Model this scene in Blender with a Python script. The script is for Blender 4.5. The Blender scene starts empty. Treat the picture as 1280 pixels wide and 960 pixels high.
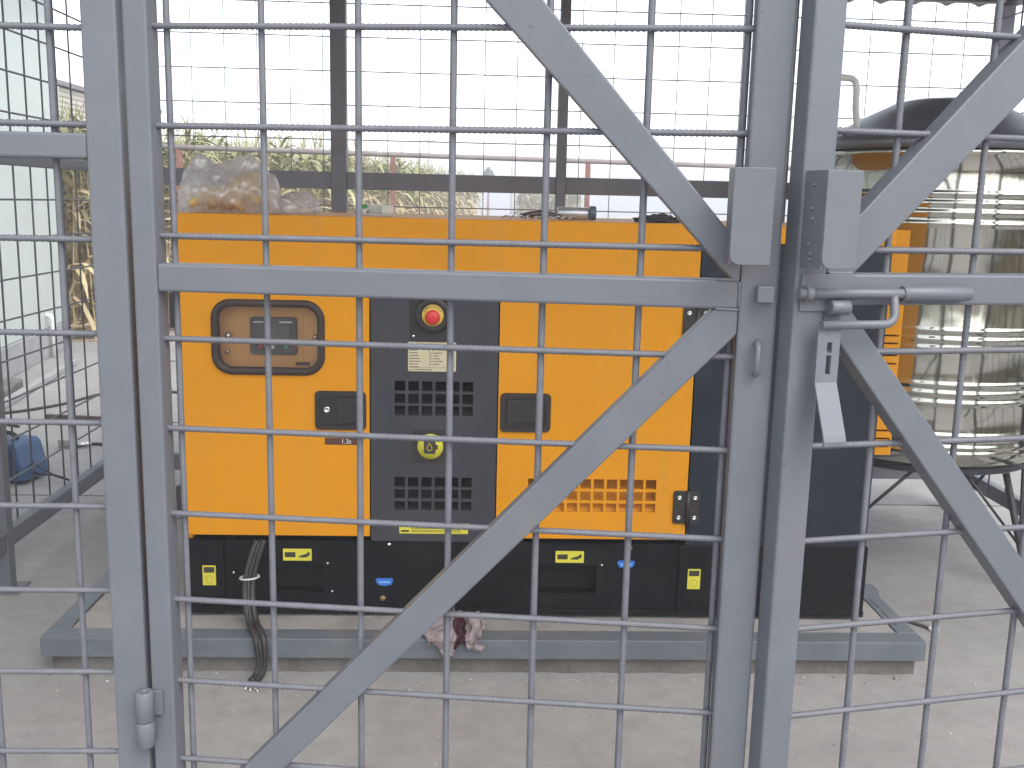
import bpy, bmesh, math, random
from mathutils import Vector, Matrix, noise
random.seed(7)
sc = bpy.context.scene
R = math.radians
PI = math.pi

# ------------------------------------------------------------------ camera
cam_d = bpy.data.cameras.new('camera')
cam = bpy.data.objects.new('camera', cam_d)
sc.collection.objects.link(cam)
sc.camera = cam
EYE = 1.46
yaw, pitch, roll = R(2.276), R(10.2585), R(1.3208)
fw = Vector((math.sin(yaw)*math.cos(pitch), math.cos(yaw)*math.cos(pitch), -math.sin(pitch)))
rt = Vector((math.cos(yaw), -math.sin(yaw), 0))
up = rt.cross(fw)
r2 = rt*math.cos(roll) + up*math.sin(roll)
u2 = -rt*math.sin(roll) + up*math.cos(roll)
M = Matrix(((r2.x, u2.x, -fw.x, 0), (r2.y, u2.y, -fw.y, 0), (r2.z, u2.z, -fw.z, EYE), (0, 0, 0, 1)))
cam.matrix_world = M
cam_d.sensor_fit = 'HORIZONTAL'
cam_d.sensor_width = 36.0
cam_d.lens = 36.0*1250/1280
cam_d.clip_start = 0.05
cam_d.clip_end = 3000

# ------------------------------------------------------------------ world, sun, exposure
SUN_EL, SUN_AZ = R(50), R(148)          # azimuth clockwise from +Y: a veiled sun, behind the camera to the right
world = bpy.data.worlds.new('World')
sc.world = world
world.use_nodes = True
nt = world.node_tree
nt.nodes.clear()
wo = nt.nodes.new('ShaderNodeOutputWorld')
bg = nt.nodes.new('ShaderNodeBackground')
sky = nt.nodes.new('ShaderNodeTexSky')
sky.sky_type = 'NISHITA'
sky.sun_disc = False
sky.sun_elevation = SUN_EL
sky.sun_rotation = SUN_AZ
sky.dust_density = 1.5
sky.air_density = 1.0
hsv = nt.nodes.new('ShaderNodeHueSaturation')
hsv.inputs['Saturation'].default_value = 0.3      # thin overcast: most of the blue is gone
nt.links.new(sky.outputs[0], hsv.inputs['Color'])
nt.links.new(hsv.outputs[0], bg.inputs[0])
bg.inputs[1].default_value = 0.15
nt.links.new(bg.outputs[0], wo.inputs[0])

sun_d = bpy.data.lights.new('sun', 'SUN')
sun_d.energy = 0.6
sun_d.angle = R(35)
sun_d.color = (1.0, 0.95, 0.88)
sun = bpy.data.objects.new('sun', sun_d)
sc.collection.objects.link(sun)
sdir = Vector((math.sin(SUN_AZ)*math.cos(SUN_EL), math.cos(SUN_AZ)*math.cos(SUN_EL), math.sin(SUN_EL)))
sun.rotation_euler = (-sdir).to_track_quat('-Z', 'Y').to_euler()
sun.location = sdir*60

sc.render.filter_size = 1.8
sc.view_settings.view_transform = 'Standard'
sc.view_settings.look = 'None'
sc.view_settings.gamma = 1.0
sc.view_settings.exposure = 1.62

# ------------------------------------------------------------------ object helpers
ORI = {}


def thing(name, label, cat, loc=(0, 0, 0), rotz=0.0, group=None, kind=None):
    o = bpy.data.objects.new(name, None)
    o.empty_display_size = 0.05
    sc.collection.objects.link(o)
    o.location = loc
    o.rotation_euler = (0, 0, rotz)
    o['label'] = label
    o['category'] = cat
    if group:
        o['group'] = group
    ORI[o.name] = Vector(loc) if abs(rotz) < 1e-9 else Vector((0, 0, 0))
    return o


class MB:
    """collects shapes into one bmesh"""

    def __init__(self):
        self.bm = bmesh.new()
        self.mi = 0

    def _tag(self, faces):
        for f in faces:
            f.material_index = self.mi

    def box(self, x0, x1, y0, y1, z0, z1, bev=0.0, mat=None, seg=2):
        c = Vector(((x0+x1)/2, (y0+y1)/2, (z0+z1)/2))
        T = Matrix.Translation(c) @ Matrix.Diagonal((x1-x0, y1-y0, z1-z0, 1))
        if mat is not None:
            T = mat @ T
        b2 = bmesh.new()
        bmesh.ops.create_cube(b2, size=1.0, matrix=T)
        if bev > 0:
            bmesh.ops.bevel(b2, geom=list(b2.edges), offset=bev, segments=seg, profile=0.5, affect='EDGES')
        self.merge(b2)
        return self

    def merge(self, b2, T=None):
        m = bpy.data.meshes.new('tmp')
        b2.to_mesh(m)
        b2.free()
        n0 = len(self.bm.faces)
        if T is not None:
            m.transform(T)
        self.bm.from_mesh(m)
        bpy.data.meshes.remove(m)
        self.bm.faces.ensure_lookup_table()
        for f in self.bm.faces[n0:]:
            f.material_index = self.mi
        return self

    def prism(self, poly, y0, y1, axis='y', bev=0.0, seg=2):
        """poly: list of (a,b); extruded along axis from y0 to y1"""
        b2 = bmesh.new()

        def P(a, b, t):
            if axis == 'y':
                return (a, t, b)
            if axis == 'x':
                return (t, a, b)
            return (a, b, t)
        n = len(poly)
        A = [b2.verts.new(P(a, b, y0)) for a, b in poly]
        B = [b2.verts.new(P(a, b, y1)) for a, b in poly]
        b2.faces.new(A)
        b2.faces.new(list(reversed(B)))
        for i in range(n):
            b2.faces.new((A[i], B[i], B[(i+1) % n], A[(i+1) % n]))
        bmesh.ops.recalc_face_normals(b2, faces=b2.faces)
        if bev > 0:
            bmesh.ops.bevel(b2, geom=list(b2.edges), offset=bev, segments=seg, profile=0.5, affect='EDGES')
        return self.merge(b2)

    def tube(self, pts, r, n=8, cap=True, rs=None):
        pts = [Vector(p) for p in pts]
        b2 = bmesh.new()
        rings = []
        ref = None
        for i, p in enumerate(pts):
            a = pts[max(i-1, 0)]
            b = pts[min(i+1, len(pts)-1)]
            t = (b-a).normalized()
            if ref is None:
                ref = t.orthogonal().normalized()
            ref = (ref - t*ref.dot(t)).normalized()
            bi = t.cross(ref)
            rr = rs[i] if rs else r
            rings.append([b2.verts.new(p + (ref*math.cos(2*PI*k/n) + bi*math.sin(2*PI*k/n))*rr) for k in range(n)])
        for i in range(len(rings)-1):
            for k in range(n):
                f = b2.faces.new((rings[i][k], rings[i][(k+1) % n], rings[i+1][(k+1) % n], rings[i+1][k]))
                f.smooth = True
        if cap:
            b2.faces.new(list(reversed(rings[0])))
            b2.faces.new(rings[-1])
        return self.merge(b2)

    def lathe(self, prof, c=(0, 0, 0), n=48, axis='z', smooth=True, cap=True):
        """prof: (radius, height) pairs"""
        b2 = bmesh.new()
        rings = []
        for r, h in prof:
            ring = []
            for k in range(n):
                a = 2*PI*k/n
                if axis == 'z':
                    p = (c[0]+r*math.cos(a), c[1]+r*math.sin(a), c[2]+h)
                elif axis == 'y':
                    p = (c[0]+r*math.cos(a), c[1]+h, c[2]+r*math.sin(a))
                else:
                    p = (c[0]+h, c[1]+r*math.cos(a), c[2]+r*math.sin(a))
                ring.append(b2.verts.new(p))
            rings.append(ring)
        for i in range(len(rings)-1):
            for k in range(n):
                f = b2.faces.new((rings[i][k], rings[i][(k+1) % n], rings[i+1][(k+1) % n], rings[i+1][k]))
                f.smooth = smooth
        if cap:
            b2.faces.new(rings[0])
            b2.faces.new(rings[-1])
        bmesh.ops.recalc_face_normals(b2, faces=b2.faces)
        return self.merge(b2)

    def panel(self, x0, x1, z0, z1, y, th, holes, bev=0.0):
        """sheet facing -Y with rectangular openings (hx0,hx1,hz0,hz1); th goes towards +Y"""
        xs = sorted({round(v, 5) for v in [x0, x1] + [h[i] for h in holes for i in (0, 1)]})
        zs = sorted({round(v, 5) for v in [z0, z1] + [h[i] for h in holes for i in (2, 3)]})
        b2 = bmesh.new()
        V = {}

        def v(i, j):
            if (i, j) not in V:
                V[(i, j)] = b2.verts.new((xs[i], y, zs[j]))
            return V[(i, j)]
        fs = []
        for i in range(len(xs)-1):
            for j in range(len(zs)-1):
                cx, cz = (xs[i]+xs[i+1])/2, (zs[j]+zs[j+1])/2
                if any(h[0] < cx < h[1] and h[2] < cz < h[3] for h in holes):
                    continue
                fs.append(b2.faces.new((v(i, j), v(i+1, j), v(i+1, j+1), v(i, j+1))))
        ex = bmesh.ops.extrude_face_region(b2, geom=fs)
        for g in ex['geom']:
            if isinstance(g, bmesh.types.BMVert):
                g.co.y += th
        bmesh.ops.recalc_face_normals(b2, faces=b2.faces)
        return self.merge(b2)

    def build(self, name, mats, parent=None, world=True, smooth=False):
        me = bpy.data.meshes.new(name)
        self.bm.to_mesh(me)
        self.bm.free()
        if not isinstance(mats, (list, tuple)):
            mats = [mats]
        for m in mats:
            me.materials.append(m)
        if smooth:
            for p in me.polygons:
                p.use_smooth = True
        o = bpy.data.objects.new(name, me)
        sc.collection.objects.link(o)
        if parent is not None:
            o.parent = parent
            off = ORI.get(parent.name, Vector((0, 0, 0)))
            if world and off.length > 0:
                me.transform(Matrix.Translation(-off))
            ORI[o.name] = off
        return o


def tag(o, label=None, cat=None, group=None, kind=None):
    if label:
        o['label'] = label
    if cat:
        o['category'] = cat
    if group:
        o['group'] = group
    if kind:
        o['kind'] = kind
    return o


def spline(P, n=10):
    P = [Vector(p) for p in P]
    P = [P[0]*2-P[1]]+P+[P[-1]*2-P[-2]]
    out = []
    for i in range(1, len(P)-2):
        for k in range(n):
            t_ = k/n
            a_, b_, c_, d_ = P[i-1], P[i], P[i+1], P[i+2]
            out.append(0.5*((2*b_)+(c_-a_)*t_+(2*a_-5*b_+4*c_-d_)*t_*t_+(3*b_-a_-3*c_+d_)*t_**3))
    out.append(P[-2])
    return out


def rrect(x0, x1, z0, z1, r, n=6):
    pts = []
    for cx, cz, a0 in ((x1-r, z1-r, 0), (x0+r, z1-r, 90), (x0+r, z0+r, 180), (x1-r, z0+r, 270)):
        for k in range(n+1):
            a = R(a0 + 90*k/n)
            pts.append((cx+r*math.cos(a), cz+r*math.sin(a)))
    return pts


# ------------------------------------------------------------------ materials
def newmat(name):
    m = bpy.data.materials.new(name)
    m.use_nodes = True
    t = m.node_tree
    return m, t, t.nodes['Principled BSDF']


def mat(name, col, rough=0.5, metal=0.0, var=0.12, scale=6.0, bump=0.0, bscale=60.0, spec=0.5,
        dirt=None, dirt_amt=0.0, dirt_scale=3.0, rvar=0.1, coat=0.0, island=0.0, specks=None, streak=0.0):
    m, t, b = newmat(name)
    N, L = t.nodes, t.links
    tc = N.new('ShaderNodeTexCoord')
    nz = N.new('ShaderNodeTexNoise')
    nz.inputs['Scale'].default_value = scale
    nz.inputs['Detail'].default_value = 6
    nz.inputs['Roughness'].default_value = 0.6
    L.new(tc.outputs['Object'], nz.inputs['Vector'])
    mp = N.new('ShaderNodeMapRange')
    mp.inputs['To Min'].default_value = 1-var
    mp.inputs['To Max'].default_value = 1+var
    mp.inputs['From Min'].default_value = 0.3
    mp.inputs['From Max'].default_value = 0.7
    L.new(nz.outputs['Fac'], mp.inputs['Value'])
    mul = N.new('ShaderNodeVectorMath')
    mul.operation = 'SCALE'
    mul.inputs[0].default_value = col
    L.new(mp.outputs[0], mul.inputs['Scale'])
    out = mul.outputs[0]
    if island > 0:
        g = N.new('ShaderNodeNewGeometry')
        mi = N.new('ShaderNodeMapRange')
        mi.inputs['To Min'].default_value = 1-island
        mi.inputs['To Max'].default_value = 1+island
        L.new(g.outputs['Random Per Island'], mi.inputs['Value'])
        m2 = N.new('ShaderNodeVectorMath')
        m2.operation = 'SCALE'
        L.new(out, m2.inputs[0])
        L.new(mi.outputs[0], m2.inputs['Scale'])
        out = m2.outputs[0]
    if dirt is not None:
        n2 = N.new('ShaderNodeTexNoise')
        n2.inputs['Scale'].default_value = dirt_scale
        n2.inputs['Detail'].default_value = 8
        n2.inputs['Roughness'].default_value = 0.68
        L.new(tc.outputs['Object'], n2.inputs['Vector'])
        cr = N.new('ShaderNodeMapRange')
        cr.inputs['From Min'].default_value = 0.5
        cr.inputs['From Max'].default_value = 0.72
        cr.inputs['To Max'].default_value = dirt_amt
        L.new(n2.outputs['Fac'], cr.inputs['Value'])
        mx = N.new('ShaderNodeMix')
        mx.data_type = 'RGBA'
        L.new(cr.outputs[0], mx.inputs['Factor'])
        L.new(out, mx.inputs['A'])
        mx.inputs['B'].default_value = (*dirt, 1)
        out = mx.outputs['Result']
    if specks is not None:                       # chips and rust pinpricks
        n4 = N.new('ShaderNodeTexNoise')
        n4.inputs['Scale'].default_value = 55
        n4.inputs['Detail'].default_value = 3
        L.new(tc.outputs['Object'], n4.inputs['Vector'])
        c4 = N.new('ShaderNodeMapRange')
        c4.inputs['From Min'].default_value = 0.70
        c4.inputs['From Max'].default_value = 0.76
        c4.inputs['To Max'].default_value = 0.8
        L.new(n4.outputs['Fac'], c4.inputs['Value'])
        m4 = N.new('ShaderNodeMix')
        m4.data_type = 'RGBA'
        L.new(c4.outputs[0], m4.inputs['Factor'])
        L.new(out, m4.inputs['A'])
        m4.inputs['B'].default_value = (*specks, 1)
        out = m4.outputs['Result']
    if streak > 0:                               # dust washed down in faint runs
        mp5 = N.new('ShaderNodeMapping')
        mp5.inputs['Scale'].default_value = (22, 22, 1.1)
        L.new(tc.outputs['Object'], mp5.inputs['Vector'])
        n5 = N.new('ShaderNodeTexNoise')
        n5.inputs['Scale'].default_value = 1.0
        n5.inputs['Detail'].default_value = 5
        L.new(mp5.outputs[0], n5.inputs['Vector'])
        c5 = N.new('ShaderNodeMapRange')
        c5.inputs['From Min'].default_value = 0.52
        c5.inputs['From Max'].default_value = 0.78
        c5.inputs['To Max'].default_value = streak
        L.new(n5.outputs['Fac'], c5.inputs['Value'])
        m5 = N.new('ShaderNodeMix')
        m5.data_type = 'RGBA'
        L.new(c5.outputs[0], m5.inputs['Factor'])
        L.new(out, m5.inputs['A'])
        m5.inputs['B'].default_value = (0.36, 0.25, 0.13, 1)
        out = m5.outputs['Result']
    L.new(out, b.inputs['Base Color'])
    mr = N.new('ShaderNodeMapRange')
    mr.inputs['To Min'].default_value = max(0.02, rough-rvar)
    mr.inputs['To Max'].default_value = min(1, rough+rvar)
    L.new(nz.outputs['Fac'], mr.inputs['Value'])
    L.new(mr.outputs[0], b.inputs['Roughness'])
    b.inputs['Metallic'].default_value = metal
    b.inputs['Specular IOR Level'].default_value = spec
    if coat:
        b.inputs['Coat Weight'].default_value = coat
        b.inputs['Coat Roughness'].default_value = 0.15
    if bump > 0:
        n3 = N.new('ShaderNodeTexNoise')
        n3.inputs['Scale'].default_value = bscale
        n3.inputs['Detail'].default_value = 4
        L.new(tc.outputs['Object'], n3.inputs['Vector'])
        bp = N.new('ShaderNodeBump')
        bp.inputs['Strength'].default_value = bump
        bp.inputs['Distance'].default_value = 0.004
        L.new(n3.outputs['Fac'], bp.inputs['Height'])
        L.new(bp.outputs[0], b.inputs['Normal'])
    return m


GREY = mat('grey_paint', (0.120, 0.129, 0.147), 0.45, var=0.06, scale=11, bump=0.06, bscale=170,
           dirt=(0.15, 0.14, 0.13), dirt_amt=0.5, dirt_scale=9, specks=(0.10, 0.055, 0.035))
GREYB = mat('grey_rebar_paint', (0.128, 0.131, 0.148), 0.55, var=0.14, scale=30, bump=0.1, bscale=200, specks=(0.12, 0.06, 0.04))
CAGE = mat('cage_paint', (0.19, 0.19, 0.22), 0.5, var=0.12, scale=8, bump=0.1, bscale=150,
           dirt=(0.15, 0.13, 0.11), dirt_amt=0.5)
FRAMEP = mat('base_frame_paint', (0.125, 0.142, 0.160), 0.5, var=0.16, scale=7, bump=0.15, bscale=120,
             dirt=(0.20, 0.185, 0.17), dirt_amt=0.55, dirt_scale=5)
YEL = mat('orange_yellow_paint', (0.66, 0.262, 0.003), 0.5, spec=0.2, var=0.04, scale=2.5, bump=0.05, bscale=220, streak=0.12, coat=0.04,
          dirt=(0.42, 0.22, 0.04), dirt_amt=0.2, dirt_scale=2.0, rvar=0.06)
ENDP = mat('end_panel_paint', (0.013, 0.018, 0.026), 0.5, spec=0.25, var=0.12, scale=5, bump=0.1, bscale=260,
            dirt=(0.05, 0.05, 0.052), dirt_amt=0.35, dirt_scale=4)
INNER = mat('inner_panel_paled', (0.74, 0.37, 0.085), 0.55, var=0.06, scale=6)  # door orange paled: the pane's bright reflection is put into the colour
DGREY = mat('dark_grey_paint', (0.033, 0.033, 0.041), 0.5, var=0.1, scale=5, bump=0.1, bscale=260,
            dirt=(0.065, 0.06, 0.06), dirt_amt=0.35, dirt_scale=4)
BLACKP = mat('black_paint', (0.006, 0.006, 0.0075), 0.55, spec=0.15, var=0.2, scale=5, bump=0.1, bscale=200,
             dirt=(0.03, 0.026, 0.024), dirt_amt=0.35, dirt_scale=4)
VOID = mat('inner_dark_foam', (0.010, 0.010, 0.011), 0.9, var=0.2, scale=40)
PLASTIC = mat('black_plastic', (0.022, 0.018, 0.017), 0.42, var=0.12, scale=20)
RUBBER = mat('brown_black_rubber', (0.035, 0.022, 0.018), 0.6, var=0.12, scale=20)
CHROME = mat('bright_metal', (0.72, 0.72, 0.70), 0.22, metal=1.0, var=0.08, scale=30)
BRASS = mat('brass', (0.62, 0.50, 0.24), 0.3, metal=1.0, var=0.08, scale=30)
RED = mat('red_button', (0.62, 0.035, 0.04), 0.35, var=0.04)
SYEL = mat('sticker_yellow', (0.62, 0.56, 0.05), 0.45, var=0.05, scale=14)
SBLK = mat('sticker_black', (0.035, 0.03, 0.02), 0.5, var=0.1)
SBLUE = mat('sticker_blue', (0.03, 0.16, 0.55), 0.4, var=0.06)
SWHITE = mat('sticker_white', (0.72, 0.72, 0.72), 0.5, var=0.05)
CREAM = mat('plate_cream', (0.56, 0.50, 0.33), 0.4, var=0.06, scale=25)
PRINT = mat('plate_print', (0.16, 0.13, 0.09), 0.6, var=0.1)
PRINTR = mat('plate_print_red', (0.60, 0.14, 0.06), 0.6, var=0.1)
BROWN = mat('decal_brown', (0.085, 0.03, 0.018), 0.5, var=0.1)
LCD = mat('lcd_glass', (0.10, 0.095, 0.085), 0.15, var=0.05)
MODULE = mat('module_grey', (0.060, 0.048, 0.047), 0.45, var=0.06)
GREENB = mat('green_button', (0.05, 0.35, 0.14), 0.4, var=0.05)
CONC = mat('plinth_concrete', (0.30, 0.28, 0.26), 0.9, var=0.16, scale=5, bump=0.5, bscale=70,
           dirt=(0.17, 0.15, 0.135), dirt_amt=0.6, dirt_scale=6)
PLINTHF = mat('plinth_dark_concrete', (0.15, 0.137, 0.124), 0.95, var=0.25, scale=6, bump=0.8, bscale=60,
               dirt=(0.085, 0.072, 0.062), dirt_amt=0.8, dirt_scale=4)  # darker, blotchier concrete for the lower block
WHITEP = mat('white_panel', (0.50, 0.56, 0.525), 0.5, var=0.03, scale=2, dirt=(0.42, 0.44, 0.40), dirt_amt=0.3)
SILL = mat('cabin_base_grey', (0.33, 0.33, 0.33), 0.8, var=0.12, scale=5)
PIPEW = mat('white_pipe', (0.75, 0.75, 0.73), 0.4, var=0.04)
CLAD = mat('shed_cladding', (0.56, 0.52, 0.45), 0.7, var=0.08, scale=0.6)
SHEDROOF = mat('shed_roof', (0.20, 0.19, 0.19), 0.7, var=0.1)
RUST = mat('rusty_steel', (0.24, 0.125, 0.10), 0.8, var=0.25, scale=14, bump=0.3, bscale=90)
OLDPIPE = mat('weathered_pipe', (0.24, 0.21, 0.20), 0.7, var=0.2, scale=6)
POLE = mat('pole_concrete', (0.42, 0.40, 0.40), 0.8, var=0.1)
ROOFM = mat('roof_sheet', (0.17, 0.15, 0.15), 0.55, var=0.12, scale=3, metal=0.0)
STANDM = mat('stand_black', (0.03, 0.032, 0.036), 0.5, var=0.15, scale=10)
LIDM = mat('tank_lid_grey', (0.19, 0.20, 0.22), 0.38, metal=0.7, var=0.08, scale=3, bump=0.05, bscale=30)
BLUEP = mat('welder_blue', (0.030, 0.085, 0.19), 0.45, var=0.1, scale=12, dirt=(0.12, 0.13, 0.14), dirt_amt=0.25)
BLUED = mat('welder_dark_blue', (0.016, 0.032, 0.07), 0.5, var=0.1, scale=12)
CABLEM = mat('black_cable', (0.030, 0.026, 0.026), 0.45, var=0.2, scale=20)
TIE = mat('white_tie', (0.6, 0.6, 0.57), 0.4, var=0.05)
CLOTHB = mat('yellow_cloth', (0.56, 0.38, 0.15), 0.9, var=0.3, scale=25, bump=0.4, bscale=80)
RAGP = mat('pale_rag', (0.50, 0.42, 0.42), 0.9, var=0.2, scale=25, bump=0.6, bscale=120)
RAGM = mat('maroon_rag', (0.085, 0.022, 0.035), 0.9, var=0.2, scale=25, bump=0.5, bscale=120)
GREENP = mat('green_item', (0.06, 0.30, 0.09), 0.5, var=0.1)
CLEARP = mat('tray_plastic', (0.62, 0.60, 0.52), 0.25, var=0.1)
BOARD = mat('dark_board', (0.14, 0.14, 0.13), 0.8, var=0.2, scale=6)
CANCAP = mat('can_cap_blue', (0.10, 0.13, 0.17), 0.4, var=0.08)
TOOLM = mat('tool_steel_dark', (0.12, 0.09, 0.085), 0.45, metal=0.6, var=0.25, scale=20)
LEAFD = mat('leaf_green', (0.055, 0.085, 0.03), 0.7, var=0.3, scale=3, island=0.4)


def steel_mat():
    m, t, b = newmat('tank_stainless')
    N, L = t.nodes, t.links
    b.inputs['Metallic'].default_value = 1.0
    tc = N.new('ShaderNodeTexCoord')
    n = N.new('ShaderNodeTexNoise')
    n.inputs['Scale'].default_value = 4.0
    n.inputs['Detail'].default_value = 2
    L.new(tc.outputs['Object'], n.inputs['Vector'])
    mp = N.new('ShaderNodeMapRange')
    mp.inputs['To Min'].default_value = 0.05
    mp.inputs['To Max'].default_value = 0.13
    L.new(n.outputs['Fac'], mp.inputs['Value'])
    L.new(mp.outputs[0], b.inputs['Roughness'])
    b.inputs['Base Color'].default_value = (0.52, 0.51, 0.445, 1)
    bp = N.new('ShaderNodeBump')
    bp.inputs['Strength'].default_value = 0.25
    bp.inputs['Distance'].default_value = 0.02
    L.new(n.outputs['Fac'], bp.inputs['Height'])
    L.new(bp.outputs[0], b.inputs['Normal'])
    return m


STEEL = steel_mat()


def glass_mat():
    m, t, b = newmat('window_glass')
    N, L = t.nodes, t.links
    N.remove(b)
    tr = N.new('ShaderNodeBsdfTransparent')
    tr.inputs['Color'].default_value = (0.95, 0.94, 0.93, 1)
    gl = N.new('ShaderNodeBsdfGlossy')
    gl.inputs['Roughness'].default_value = 0.08
    fr = N.new('ShaderNodeFresnel')
    fr.inputs['IOR'].default_value = 1.5
    mx = N.new('ShaderNodeMixShader')
    L.new(fr.outputs[0], mx.inputs[0])
    L.new(tr.outputs[0], mx.inputs[1])
    L.new(gl.outputs[0], mx.inputs[2])
    L.new(mx.outputs[0], N['Material Output'].inputs['Surface'])
    return m


GLASS = glass_mat()


def film_mat(name='bag_film', amt=0.45):
    m, t, b = newmat(name)
    N, L = t.nodes, t.links
    N.remove(b)
    tr = N.new('ShaderNodeBsdfTransparent')
    df = N.new('ShaderNodeBsdfDiffuse')
    df.inputs['Color'].default_value = (0.90, 0.88, 0.87, 1)
    tl = N.new('ShaderNodeBsdfTranslucent')
    tl.inputs['Color'].default_value = (0.86, 0.83, 0.82, 1)
    gl = N.new('ShaderNodeBsdfGlossy')
    gl.inputs['Roughness'].default_value = 0.18
    m1 = N.new('ShaderNodeMixShader')
    m1.inputs[0].default_value = 0.68
    L.new(df.outputs[0], m1.inputs[1])
    L.new(tl.outputs[0], m1.inputs[2])
    m2 = N.new('ShaderNodeMixShader')
    m2.inputs[0].default_value = 0.18
    L.new(m1.outputs[0], m2.inputs[1])
    L.new(gl.outputs[0], m2.inputs[2])
    tc = N.new('ShaderNodeTexCoord')
    n = N.new('ShaderNodeTexNoise')
    n.inputs['Scale'].default_value = 18
    n.inputs['Detail'].default_value = 4
    L.new(tc.outputs['Object'], n.inputs['Vector'])
    mp = N.new('ShaderNodeMapRange')
    mp.inputs['From Min'].default_value = 0.35
    mp.inputs['From Max'].default_value = 0.65
    mp.inputs['To Min'].default_value = amt-0.2
    mp.inputs['To Max'].default_value = amt+0.2
    L.new(n.outputs['Fac'], mp.inputs['Value'])
    m3 = N.new('ShaderNodeMixShader')
    L.new(mp.outputs[0], m3.inputs[0])
    L.new(tr.outputs[0], m3.inputs[1])
    L.new(m2.outputs[0], m3.inputs[2])
    L.new(m3.outputs[0], N['Material Output'].inputs['Surface'])
    return m


FILM = film_mat('bag_film', 0.60)


def ground_mat(name, c1, c2, c3, s1=0.8, s2=9.0, bump=0.5):
    m, t, b = newmat(name)
    N, L = t.nodes, t.links
    tc = N.new('ShaderNodeTexCoord')

    def nz(scale, det=8, ro=0.6, off=0):
        mpn = N.new('ShaderNodeMapping')
        mpn.inputs['Location'].default_value = (off, off*1.7, 0)
        L.new(tc.outputs['Object'], mpn.inputs['Vector'])
        n = N.new('ShaderNodeTexNoise')
        n.inputs['Scale'].default_value = scale
        n.inputs['Detail'].default_value = det
        n.inputs['Roughness'].default_value = ro
        L.new(mpn.outputs[0], n.inputs['Vector'])
        return n
    a, bb, c = nz(s1, 8, 0.62), nz(s2, 8, 0.7, 3.1), nz(s1*2.6, 10, 0.72, 8.3)

    def rng(n, lo, hi, t0=0, t1=1):
        r = N.new('ShaderNodeMapRange')
        r.inputs['From Min'].default_value = lo
        r.inputs['From Max'].default_value = hi
        r.inputs['To Min'].default_value = t0
        r.inputs['To Max'].default_value = t1
        L.new(n.outputs['Fac'], r.inputs['Value'])
        return r.outputs[0]
    m1 = N.new('ShaderNodeMix')
    m1.data_type = 'RGBA'
    m1.inputs['A'].default_value = (*c1, 1)
    m1.inputs['B'].default_value = (*c2, 1)
    L.new(rng(a, 0.35, 0.65), m1.inputs['Factor'])
    m2 = N.new('ShaderNodeMix')
    m2.data_type = 'RGBA'
    m2.inputs['B'].default_value = (*c3, 1)
    L.new(m1.outputs['Result'], m2.inputs['A'])
    L.new(rng(c, 0.56, 0.75, 0, 0.5), m2.inputs['Factor'])
    sc_ = N.new('ShaderNodeVectorMath')
    sc_.operation = 'SCALE'
    L.new(m2.outputs['Result'], sc_.inputs[0])
    L.new(rng(bb, 0.3, 0.7, 0.88, 1.12), sc_.inputs['Scale'])
    L.new(sc_.outputs[0], b.inputs['Base Color'])
    # hairline cracks
    wv = N.new('ShaderNodeTexVoronoi')
    wv.feature = 'DISTANCE_TO_EDGE'
    wv.inputs['Scale'].default_value = 0.55
    dn = N.new('ShaderNodeMix')
    dn.data_type = 'RGBA'
    dn.blend_type = 'LINEAR_LIGHT'
    dn.inputs['Factor'].default_value = 0.35
    L.new(tc.outputs['Object'], dn.inputs['A'])
    L.new(nz(2.2, 6, 0.65, 5.0).outputs['Color'], dn.inputs['B'])
    L.new(dn.outputs['Result'], wv.inputs['Vector'])
    ck = N.new('ShaderNodeMapRange')
    ck.inputs['From Max'].default_value = 0.0045
    ck.inputs['To Min'].default_value = 0.90
    ck.inputs['To Max'].default_value = 1.0
    L.new(wv.outputs['Distance'], ck.inputs['Value'])
    sc3 = N.new('ShaderNodeVectorMath')
    sc3.operation = 'SCALE'
    L.new(sc_.outputs[0], sc3.inputs[0])
    L.new(ck.outputs[0], sc3.inputs['Scale'])
    L.new(sc3.outputs[0], b.inputs['Base Color'])
    b.inputs['Roughness'].default_value = 0.85
    b.inputs['Specular IOR Level'].default_value = 0.3
    fine = nz(140, 5, 0.7, 1.3)
    bp = N.new('ShaderNodeBump')
    bp.inputs['Strength'].default_value = bump
    bp.inputs['Distance'].default_value = 0.004
    ad = N.new('ShaderNodeMath')
    ad.operation = 'ADD'
    L.new(fine.outputs['Fac'], ad.inputs[0])
    L.new(bb.outputs['Fac'], ad.inputs[1])
    L.new(ad.outputs[0], bp.inputs['Height'])
    L.new(bp.outputs[0], b.inputs['Normal'])
    return m


YARD = ground_mat('yard_concrete', (0.345, 0.334, 0.322), (0.290, 0.279, 0.268), (0.215, 0.205, 0.195), 0.9, 11, 0.5)
EARTH = ground_mat('dry_earth', (0.50, 0.44, 0.38), (0.42, 0.36, 0.30), (0.34, 0.28, 0.22), 0.12, 3, 0.8)


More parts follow.
